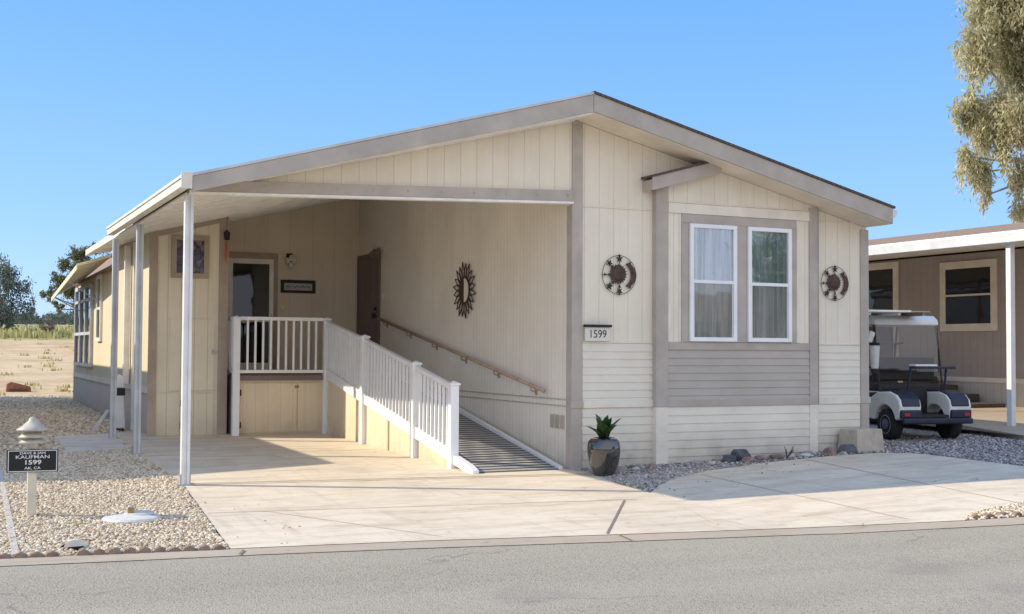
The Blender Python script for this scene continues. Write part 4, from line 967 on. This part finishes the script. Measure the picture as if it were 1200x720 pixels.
# ------------------------------------------------------------------ neighbours
nb = thing('neighbour_house', (17, 8, .2), 'brown neighbouring mobile home with white eaves behind the golf cart', 'house')
N = lambda mb, name, mat, parent=None, **k: mb.build(name, mat, parent or nb, **k)
N(MB().box(13, 13.1, -1.0, 20, .95, 3.62), 'wall', 'siding_brown')
N(MB().box(13.0, 13.1, -1.0, 20, .1, .85), 'skirting', 'siding_tan'); N(MB().box(12.97, 13.0, -1.0, 20, .85, .95), 'trim_band', 'trim_tan')
N(MB().prism([(13.1, .1), (21, .1), (21, 3.6), (17, 4.5), (13.1, 3.7)], 'y', -1.0, -.9), 'wall', 'siding_brown')
N(MB().box(20.9, 21, -.9, 20, .1, 3.6), 'wall', 'siding_brown')
N(MB().prism([(13.1, .1), (20.9, .1), (20.9, 3.6), (17, 4.5), (13.1, 3.7)], 'y', 19.9, 20), 'wall', 'siding_brown')
N(MB().prism([(8.78, 3.47), (17, 4.69), (17, 4.60), (8.78, 3.40)], 'y', -1.6, 20.6), 'roof', 'shingle_brown')
N(MB().prism([(17.0, 4.69), (22, 3.62), (22, 3.54), (17.0, 4.60)], 'y', -1.6, 20.6), 'roof', 'shingle_brown')
N(MB().prism([(8.80, 3.39), (12.99, 3.70), (12.99, 3.66), (8.80, 3.35)], 'y', -1.55, 20.5), 'porch_ceiling', 'off_white')
N(MB().box(8.74, 8.777, -1.6, 20.6, 3.30, 3.485).prism([(8.62, 3.44), (8.738, 3.44), (8.738, 3.27), (8.65, 3.29)], 'y', -1.6, 20.6), 'gutter', 'white_paint', bevel=.005)
for y in (-1.3, 1.3, 5.6, 9.9, 14.2):
    N(MB().box(8.78, 8.88, y-.05, y+.05, .15, 3.36), 'post', 'white_paint', bevel=.006)
def tri(y0, y1, z0, z1, split, door=False):
    f = MB(); t_ = .16
    f.box(12.955, 12.999, y0-t_, y0, z0-t_*(not door), z1+t_); f.box(12.955, 12.999, y1, y1+t_, z0-t_*(not door), z1+t_); f.box(12.955, 12.999, y0, y1, z1, z1+t_)
    if not door: f.box(12.955, 12.999, y0, y1, z0-t_, z0)
    w = N(f, 'door_frame' if door else 'window', 'trim_tan', bevel=.005)
    N(MB().box(12.97, 12.985, y0, y1, z0, z1), 'pane', 'dark_glass', w); N(MB().box(12.988, 12.998, y0, y1, z0, z1), 'shade', 'dark_void', w)
    if split: N(MB().box(12.95, 12.969, y0, y1, split-.02, split+.02), 'mullion', 'trim_tan', w)
tri(5.64, 6.92, 2.10, 3.30, 2.72)
tri(8.55, 9.55, .95, 3.42, None, True)
tri(1.6, 3.0, 2.10, 3.30, 2.72)
tri(12.5, 13.9, 2.10, 3.30, 2.72)
pt = drape('patio', [(8.25, 2.0), (7.5, -.2), (7.3, -2.0), (13.5, -2.0), (13.5, 20), (8.25, 20)], 'concrete_edge', .085, skirt=.12)
sp3 = thing('patio_steps', (12.4, 7.4, .28), 'dark steps leading up to the neighbouring house door', 'steps')
MB().box(11.9, 12.9, 7.1, 9.8, .25, .95).box(11.9, 12.9, 6.5, 7.1, .25, .78).box(11.9, 12.9, 5.9, 6.5, .25, .60).box(11.9, 12.9, 5.2, 5.9, .25, .43).build('tread', 'step_dark', sp3, bevel=.01)
MB().tube((11.95, 7.4, .86), (11.95, 7.4, 1.65), .02).tube((11.95, 7.4, 1.65), (11.95, 7.15, 1.68), .02).tube((11.95, 9.7, .9), (11.95, 9.7, 1.75), .02).tube((11.95, 9.7, 1.75), (11.95, 7.4, 1.65), .02).build('railing', 'sign_black', sp3)

# house to the left (its shadow crosses the gravel)
lh = thing('neighbour_house', (-12.2, 13, 0), 'tan gabled mobile home beyond the left edge, shading the gravel strip', 'house')
Lh = lambda mb, name, mat, parent=None, **k: mb.build(name, mat, parent or lh, **k)
Lh(MB().prism([(-16.3, -.2), (-7.9, -.2), (-7.9, 3.2), (-12.2, 4.4), (-16.3, 2.95)], 'y', 4.4, 4.5), 'wall', 'siding_tan')
Lh(MB().prism([(-16.3, -.2), (-7.9, -.2), (-7.9, 2.85), (-12.2, 4.3), (-16.3, 2.95)], 'y', 21.4, 21.5), 'wall', 'siding_tan')
Lh(MB().box(-8.0, -7.9, 4.5, 21.4, -.2, 3.2), 'wall', 'siding_tan'); Lh(MB().box(-16.3, -16.2, 4.5, 21.4, -.2, 2.9), 'wall', 'siding_tan')
Lh(MB().prism([(-7.40, 3.34), (-12.2, 4.66), (-12.2, 4.56), (-7.40, 3.24)], 'y', 3.95, 21.9), 'roof', 'shingle_brown')
Lh(MB().prism([(-16.7, 3.0), (-12.2, 4.66), (-12.2, 4.56), (-16.7, 2.90)], 'y', 3.95, 21.9), 'roof', 'shingle_brown')
Lh(MB().prism([(-7.40, 3.23), (-12.2, 4.55), (-12.2, 4.40), (-7.40, 3.08)], 'y', 3.95, 3.98).prism([(-16.7, 2.89), (-12.2, 4.55), (-12.2, 4.40), (-16.7, 2.74)], 'y', 3.95, 3.98), 'fascia', 'trim_cream')
for x0 in (-14.6, -10.6):
    w = Lh(MB().box(x0-.1, x0, 4.36, 4.398, 1.4, 2.6).box(x0+1.2, x0+1.3, 4.36, 4.398, 1.4, 2.6).box(x0, x0+1.2, 4.36, 4.398, 2.5, 2.6).box(x0, x0+1.2, 4.36, 4.398, 1.4, 1.5), 'window', 'white_vinyl')
    Lh(MB().box(x0, x0+1.2, 4.38, 4.39, 1.5, 2.5), 'pane', 'dark_glass', w)
for y0 in (8.0, 13.0, 17.0):
    w = Lh(MB().box(-7.898, -7.86, y0-.1, y0, 1.3, 2.5).box(-7.898, -7.86, y0+1.2, y0+1.3, 1.3, 2.5).box(-7.898, -7.86, y0, y0+1.2, 2.4, 2.5).box(-7.898, -7.86, y0, y0+1.2, 1.3, 1.4), 'window', 'white_vinyl')
    Lh(MB().box(-7.89, -7.88, y0, y0+1.2, 1.4, 2.4), 'pane', 'dark_glass', w)

# ------------------------------------------------------------------ trees
def cards(lobes, dens, ls, lw, droop=0.0):
    """leaf quads spread in the volume of uneven lobes"""
    V = []
    for (c, r) in lobes:
        n = max(4, int(dens*r[0]*r[1]*r[2]))
        # sub-clumps inside each lobe
        ncl = max(3, int(n/70)); cc = rng.normal(size=(ncl, 3)); cc /= np.linalg.norm(cc, axis=1)[:, None]; cc *= (rng.random(ncl)**.45)[:, None]
        idx = rng.integers(0, ncl, n)
        p = cc[idx]+rng.normal(size=(n, 3))*.17
        p = p*np.array(r)+np.array(c); 
        if droop: p[:, 2] -= np.abs(rng.normal(size=n))*droop*rng.random(ncl)[idx]
        V.append(p)
    p = np.concatenate(V); n = len(p)
    d = rng.normal(size=(n, 3)); d[:, 2] -= 1.6*(droop > 0); d /= np.linalg.norm(d, axis=1)[:, None]
    s = np.cross(d, rng.normal(size=(n, 3))); s /= np.linalg.norm(s, axis=1)[:, None]
    L = ls*(.6+.8*rng.random(n))[:, None]; W = lw*(.6+.8*rng.random(n))[:, None]
    q = np.stack([p, p+d*L*.5+s*W*.5, p+d*L, p+d*L*.5-s*W*.5], 1).reshape(-1, 3)
    return q
def leafmesh(name, q, mat, parent):
    n = len(q)//4; o0 = origin(parent); q = q-np.array(o0)
    me = bpy.data.meshes.new(name); me.vertices.add(len(q)); me.vertices.foreach_set('co', q.ravel())
    me.loops.add(n*4); me.loops.foreach_set('vertex_index', np.arange(n*4, dtype=np.int32))
    me.polygons.add(n); me.polygons.foreach_set('loop_start', np.arange(n, dtype=np.int32)*4); me.polygons.foreach_set('loop_total', np.full(n, 4, np.int32))
    me.update(); me.validate(); me.materials.append(MATS[mat]); o = bpy.data.objects.new(name, me); col.objects.link(o); o.parent = parent; return o
def limb(m, a, b, r0, r1, k=5, wob=.12):
    a, b = Vector(a), Vector(b); L = (b-a).length; prev = a
    for i in range(1, k+1):
        u = i/k; c = a.lerp(b, u)+Vector((random.uniform(-1, 1), random.uniform(-1, 1), random.uniform(-.5, .5)))*wob*L*.2*(i < k)
        m.tube(prev, c, r0+(r1-r0)*(i-1)/k, 7, r0+(r1-r0)*u); prev = c
def tree(name, base, lobes, trunk_top, r, leafm, barkm, label, cat, dens, ls, lw, droop=0, group=None):
    t = thing(name, base, label, cat, group); m = MB()
    limb(m, (base[0], base[1], base[2]-.3), trunk_top, r, r*.6)
    for c, rr_ in lobes:
        e_ = (c[0], c[1], c[2]-rr_[2]*.2); limb(m, trunk_top, e_, r*.30, r*.04)
        for k_ in range(5):
            t_ = (c[0]+random.gauss(0, .55)*rr_[0], c[1]+random.gauss(0, .55)*rr_[1], c[2]+random.gauss(0, .6)*rr_[2]); limb(m, e_, t_, r*.045, r*.012, 3)
    m.build('trunk', barkm, t, smooth=True)
    leafmesh('crown', cards(lobes, dens, ls, lw, droop), leafm, t); return t
# camera frame numbers (used only to know where the far trees stand)
CAM = Vector((-7.10, -13.38, 1.5)); YAW = R(25.1)
def stand(px_, D):   # ground position a distance D out along the bearing of a photo column
    k = (px_-600)/1430.; return (CAM.x+D*(math.sin(YAW)+math.cos(YAW)*k), CAM.y+D*(math.cos(YAW)-math.sin(YAW)*k))
def lobe(px_, py_, D, rpx, rpy, dd=0, rd=None):
    x, y = stand(px_, D+dd); s = (D+dd)/1430.
    return ((x, y, 1.5+(409-py_+(px_-600)*.006)*s), (rpx*s, rd or rpx*s, rpy*s))
# eucalyptus at the right
bx, by = stand(1268, 46); D = 46
lob = [lobe(1168, 10, D, 30, 28, 0), lobe(1150, 52, D, 24, 34, -.6), lobe(1192, 60, D, 34, 40, .8), lobe(1222, 30, D, 40, 50, 0), lobe(1137, 118, D, 20, 24, -.4), lobe(1160, 140, D, 26, 30, .5), lobe(1195, 125, D, 34, 34, -.8),
       lobe(1230, 110, D, 36, 46, .6), lobe(1130, 178, D, 15, 20, 0), lobe(1150, 196, D, 17, 24, .3), lobe(1155, 226, D, 8, 18, .3), lobe(1176, 178, D, 10, 26, -.5), lobe(1200, 195, D, 14, 30, .4), lobe(1192, 240, D, 8, 14, .2), lobe(1212, 236, D, 16, 24, .2),
       lobe(1180, -40, D, 46, 40, 0), lobe(1235, -70, D, 60, 50, 1), lobe(1300, 20, D, 50, 70, 0), lobe(1300, 120, D, 50, 60, -1), lobe(1270, 200, D, 34, 40, 1), lobe(1340, 80, D, 40, 60, 0), lobe(1260, -20, D, 50, 60, -1.5), lobe(1250, 160, D, 34, 40, 1.5)]
tree('eucalyptus_tree', (bx, by, HH(bx, by)), lob, (bx-.3, by, 8.5), .45, 'leaf_olive', 'bark_pale', 'tall sunlit eucalyptus tree with drooping branches at the right edge', 'tree', 4600, .26, .062, .55)
# left: trees beyond the dirt lot
def ltree(pxb, D, lobs, lm, label, dens, ls, r=.2, bm_='bark', top=None, name='tree', droop=0, cat='tree'):
    x, y = stand(pxb, D); lo = [lobe(a, b, D, c_, d_, random.uniform(-1, 1)) for a, b, c_, d_ in lobs]
    z = HH(x, y); cz = top or sum(l[0][2] for l in lo)/len(lo)
    tree(name, (x, y, z), lo, (x+.2, y, z+(cz-z)*.55), r, lm, bm_, label, cat, dens, ls, ls*.45, droop, None)
ltree(-8, 78, [(-30, 330, 26, 26), (-2, 318, 20, 20), (12, 330, 20, 22), (24, 348, 12, 20), (30, 368, 7, 14), (8, 362, 18, 24), (-20, 365, 26, 24), (38, 352, 5, 16)], 'leaf_blue', 'dense blue-grey drooping tree at the left edge beyond the dirt lot', 1100, .17, .3, droop=.35)
ltree(92, 64, [(92, 300, 14, 12), (112, 290, 10, 8), (75, 312, 10, 10), (70, 330, 12, 10), (60, 345, 10, 8), (85, 340, 16, 12), (98, 318, 14, 12), (66, 362, 8, 8), (104, 360, 18, 16), (125, 320, 14, 22)], 'leaf_green', 'tall loose green tree behind the rear of the house', 9000, .13, .2)
ltree(34, 150, [(22, 376, 14, 7), (36, 371, 11, 8), (48, 376, 10, 6)], 'leaf_haze', 'low rounded hazy tree between the two taller left trees', 340, .26, .2)
ltree(78, 155, [(72, 374, 16, 8), (92, 376, 14, 8), (108, 372, 14, 9)], 'leaf_haze', 'wide hazy tree clump far behind the awning', 340, .26, .2)
ltree(4, 160, [(-14, 372, 20, 10), (10, 376, 14, 7)], 'leaf_haze', 'distant hazy tree low behind the blue-grey tree', 340, .26, .2)
ltree(58, 74, [(52, 384, 8, 5), (62, 382, 9, 6), (57, 388, 6, 4)], 'leaf_brown', 'sparse brown shrub at the crest of the dirt lot', 16000, .06, .05, name='shrub', cat='shrub')
fw_ = thing('boundary_wall', (-60, 118, 3.2), 'long low pale wall far beyond the dirt lot', 'wall')
MB().box(-110, 30, 118, 118.3, 2.6, 3.55).build('panel', 'pale_wall', fw_); MB().box(-110, 30, 117.95, 118.35, 3.551, 3.65).build('coping', 'off_white', fw_)
# a far wood around the horizon so that gaps stay closed
wl = []
for i in range(70):
    a = R(-60+130*i/69); D = random.uniform(230, 300); x, y = CAM.x+D*math.sin(a+YAW*.4), CAM.y+D*math.cos(a+YAW*.4)
    wl.append(((x, y, 4.5+random.uniform(0, 1.6)), (random.uniform(9, 16), 8, random.uniform(1.6, 3.2))))
wt = thing('far_wood', (20, 240, 3.6), 'far hazy line of low trees along the horizon', 'wood'); leafmesh('foliage', cards(wl, 7, 1.0, .7), 'leaf_haze', wt)['kind'] = 'stuff'
# dry grass tufts along the crest
gq = []
n = 9000; gx = rng.random(n)*60-45; gy = 62+rng.random(n)**1.5*45; gz = H(gx, gy)
p = np.stack([gx, gy, gz], 1); hh = (.15+.35*rng.random(n))[:, None]; s = np.stack([np.cos(rng.random(n)*6.28), np.sin(rng.random(n)*6.28), np.zeros(n)], 1)*.12
kx = rng.random(260)*40-30; ky = 22.5+rng.random(260)*38; ii = rng.integers(0, 260, 5200)
wx = kx[ii]+rng.normal(size=5200)*.14; wy = ky[ii]+rng.normal(size=5200)*.14; keep = (wx < -4.6) | (wy > 24); wx, wy = wx[keep], wy[keep]
p = np.concatenate([p, np.stack([wx, wy, H(wx, wy)-.03], 1)]); hh = np.concatenate([hh, (.04+.09*rng.random(len(wx)))[:, None]])
a_ = rng.random(len(wx))*6.28; s = np.concatenate([s, np.stack([np.cos(a_), np.sin(a_), 0*a_], 1)*.03])
q = np.stack([p-s, p+s, p+s*.3+np.array([0, 0, 1])*hh, p-s*.3+np.array([0, 0, 1])*hh], 1).reshape(-1, 3)
gt = bpy.data.objects.new('tmp', None)
leaf('leaf_straw', [(0, (.30, .32, .11)), (.5, (.52, .48, .21)), (1, (.72, .60, .34))], .5)
me_o = leafmesh('dry_grass', q, 'leaf_straw', thing('tmp', (0, 0, 0), None, None)); tmp = me_o.parent; me_o.parent = None; bpy.data.objects.remove(tmp)
tag(me_o, 'yellow green dry grass beyond the dirt lot', 'grass', kind='stuff')
bpy.data.objects.remove(gt)

# house and tree across the road (mirrored in the front windows)
ah = thing('street_house', (28, -38, -.1), 'low tan house across the road, seen mirrored in the front windows', 'house')
MB().box(17, 39, -42, -34, -.3, 2.9).build('wall', 'siding_tan', ah)
MB().prism([(-42.6, 2.85), (-38, 4.2), (-33.4, 2.85), (-33.4, 2.95), (-38, 4.32), (-42.6, 2.95)], 'x', 16.5, 39.5).build('roof', 'shingle_brown', ah)
for x0 in (19, 24, 30, 35):
    w = MB().box(x0, x0+1.6, -33.99, -33.95, 1.0, 2.3).build('window', 'white_vinyl', ah); MB().box(x0+.08, x0+1.52, -33.948, -33.94, 1.08, 2.22).build('pane', 'dark_glass', w)
tree('street_tree', (28.6, -31, -.1), [((28.6, -31, 6.0), (2.8, 2.4, 2.6)), ((27.2, -31.5, 4.4), (2.0, 1.8, 1.6)), ((30.4, -30.5, 4.8), (2.0, 1.8, 1.9)), ((28.4, -31.2, 8.6), (2.2, 1.8, 1.9)), ((29.8, -31, 7.6), (1.8, 1.6, 1.6))], (28.6, -31, 3.0), .22, 'leaf_green', 'bark', 'green tree across the road, seen mirrored in the front windows', 'tree', 420, .3, .14)
# ------------------------------------------------------------------ light, sky, camera
EL, DX, DY = R(31.5), .905, -.425
az = math.atan2(-DX, -DY)          # sun stands opposite to the travel direction; measured from +Y
sun = bpy.data.lights.new('sun', 'SUN'); sun.energy = 5.0; sun.angle = R(.55); sun.color = (1.0, .88, .70)
so = bpy.data.objects.new('sun', sun); col.objects.link(so)
dirv = Vector((DX*math.cos(EL), DY*math.cos(EL), -math.sin(EL))); so.rotation_euler = dirv.to_track_quat('-Z', 'Y').to_euler(); so.location = (-30, 20, 30)
w = bpy.data.worlds.new('World'); scene.world = w; w.use_nodes = True; nt = w.node_tree
sk = nt.nodes.new('ShaderNodeTexSky'); sk.sky_type = 'NISHITA'; sk.sun_disc = False; sk.sun_elevation = EL; sk.sun_rotation = az
sk.altitude = 400; sk.air_density = 1.0; sk.dust_density = .3; sk.ozone_density = 1.6
bgn = nt.nodes['Background']; bgn.inputs[1].default_value = .15
tn = nt.nodes.new('ShaderNodeMix'); tn.data_type = 'RGBA'; tn.blend_type = 'MULTIPLY'; tn.inputs[0].default_value = 1
tn.inputs[7].default_value = (1.45, 1.40, 1.70, 1); nt.links.new(sk.outputs[0], tn.inputs[6])
# even the clear sky out towards a soft blue gradient, as the photograph shows it
tc = nt.nodes.new('ShaderNodeTexCoord'); sx = nt.nodes.new('ShaderNodeSeparateXYZ'); nt.links.new(tc.outputs['Generated'], sx.inputs[0])
rp = nt.nodes.new('ShaderNodeValToRGB'); nt.links.new(sx.outputs[2], rp.inputs[0]); e = rp.color_ramp.elements
k = 1/.15
e[0].position = 0; e[0].color = (.42*k, .72*k, 1.12*k, 1); e[1].position = .30; e[1].color = (.150*k, .46*k, 1.04*k, 1)
e2 = e.new(.10); e2.color = (.28*k, .60*k, 1.10*k, 1); e3 = e.new(.9); e3.color = (.15*k, .40*k, .92*k, 1)
sm = nt.nodes.new('ShaderNodeMix'); sm.data_type = 'RGBA'; sm.inputs[0].default_value = .80
nt.links.new(tn.outputs[2], sm.inputs[6]); nt.links.new(rp.outputs[0], sm.inputs[7]); # fill light added in the sky half facing the house front, lifts its shaded walls
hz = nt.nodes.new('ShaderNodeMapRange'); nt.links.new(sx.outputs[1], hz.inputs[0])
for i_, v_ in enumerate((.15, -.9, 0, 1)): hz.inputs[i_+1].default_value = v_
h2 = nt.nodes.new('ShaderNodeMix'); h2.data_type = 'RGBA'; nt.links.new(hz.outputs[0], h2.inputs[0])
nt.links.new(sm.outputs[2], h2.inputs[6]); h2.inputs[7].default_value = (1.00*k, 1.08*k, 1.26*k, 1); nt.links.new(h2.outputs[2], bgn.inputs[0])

cam = bpy.data.cameras.new('camera'); co = bpy.data.objects.new('camera', cam); col.objects.link(co); scene.camera = co
cam.sensor_width = 36; cam.sensor_fit = 'HORIZONTAL'; cam.lens = 36*1430/1200; cam.clip_start = .1; cam.clip_end = 3000
pitch = math.atan(49/1430); fwd = Vector((math.sin(YAW)*math.cos(pitch), math.cos(YAW)*math.cos(pitch), math.sin(pitch)))
r0 = Vector((math.cos(YAW), -math.sin(YAW), 0)); u0 = r0.cross(fwd); ro = .006
rt = r0*math.cos(ro)+u0*math.sin(ro); up = rt.cross(fwd)
co.matrix_world = Matrix(((rt.x, up.x, -fwd.x, CAM.x), (rt.y, up.y, -fwd.y, CAM.y), (rt.z, up.z, -fwd.z, CAM.z), (0, 0, 0, 1)))
scene.view_settings.view_transform = 'Standard'; scene.view_settings.look = 'None'; scene.view_settings.exposure = 0; scene.view_settings.gamma = 1
scene.render.engine = 'CYCLES'; scene.cycles.max_bounces = 8; scene.cycles.transparent_max_bounces = 12
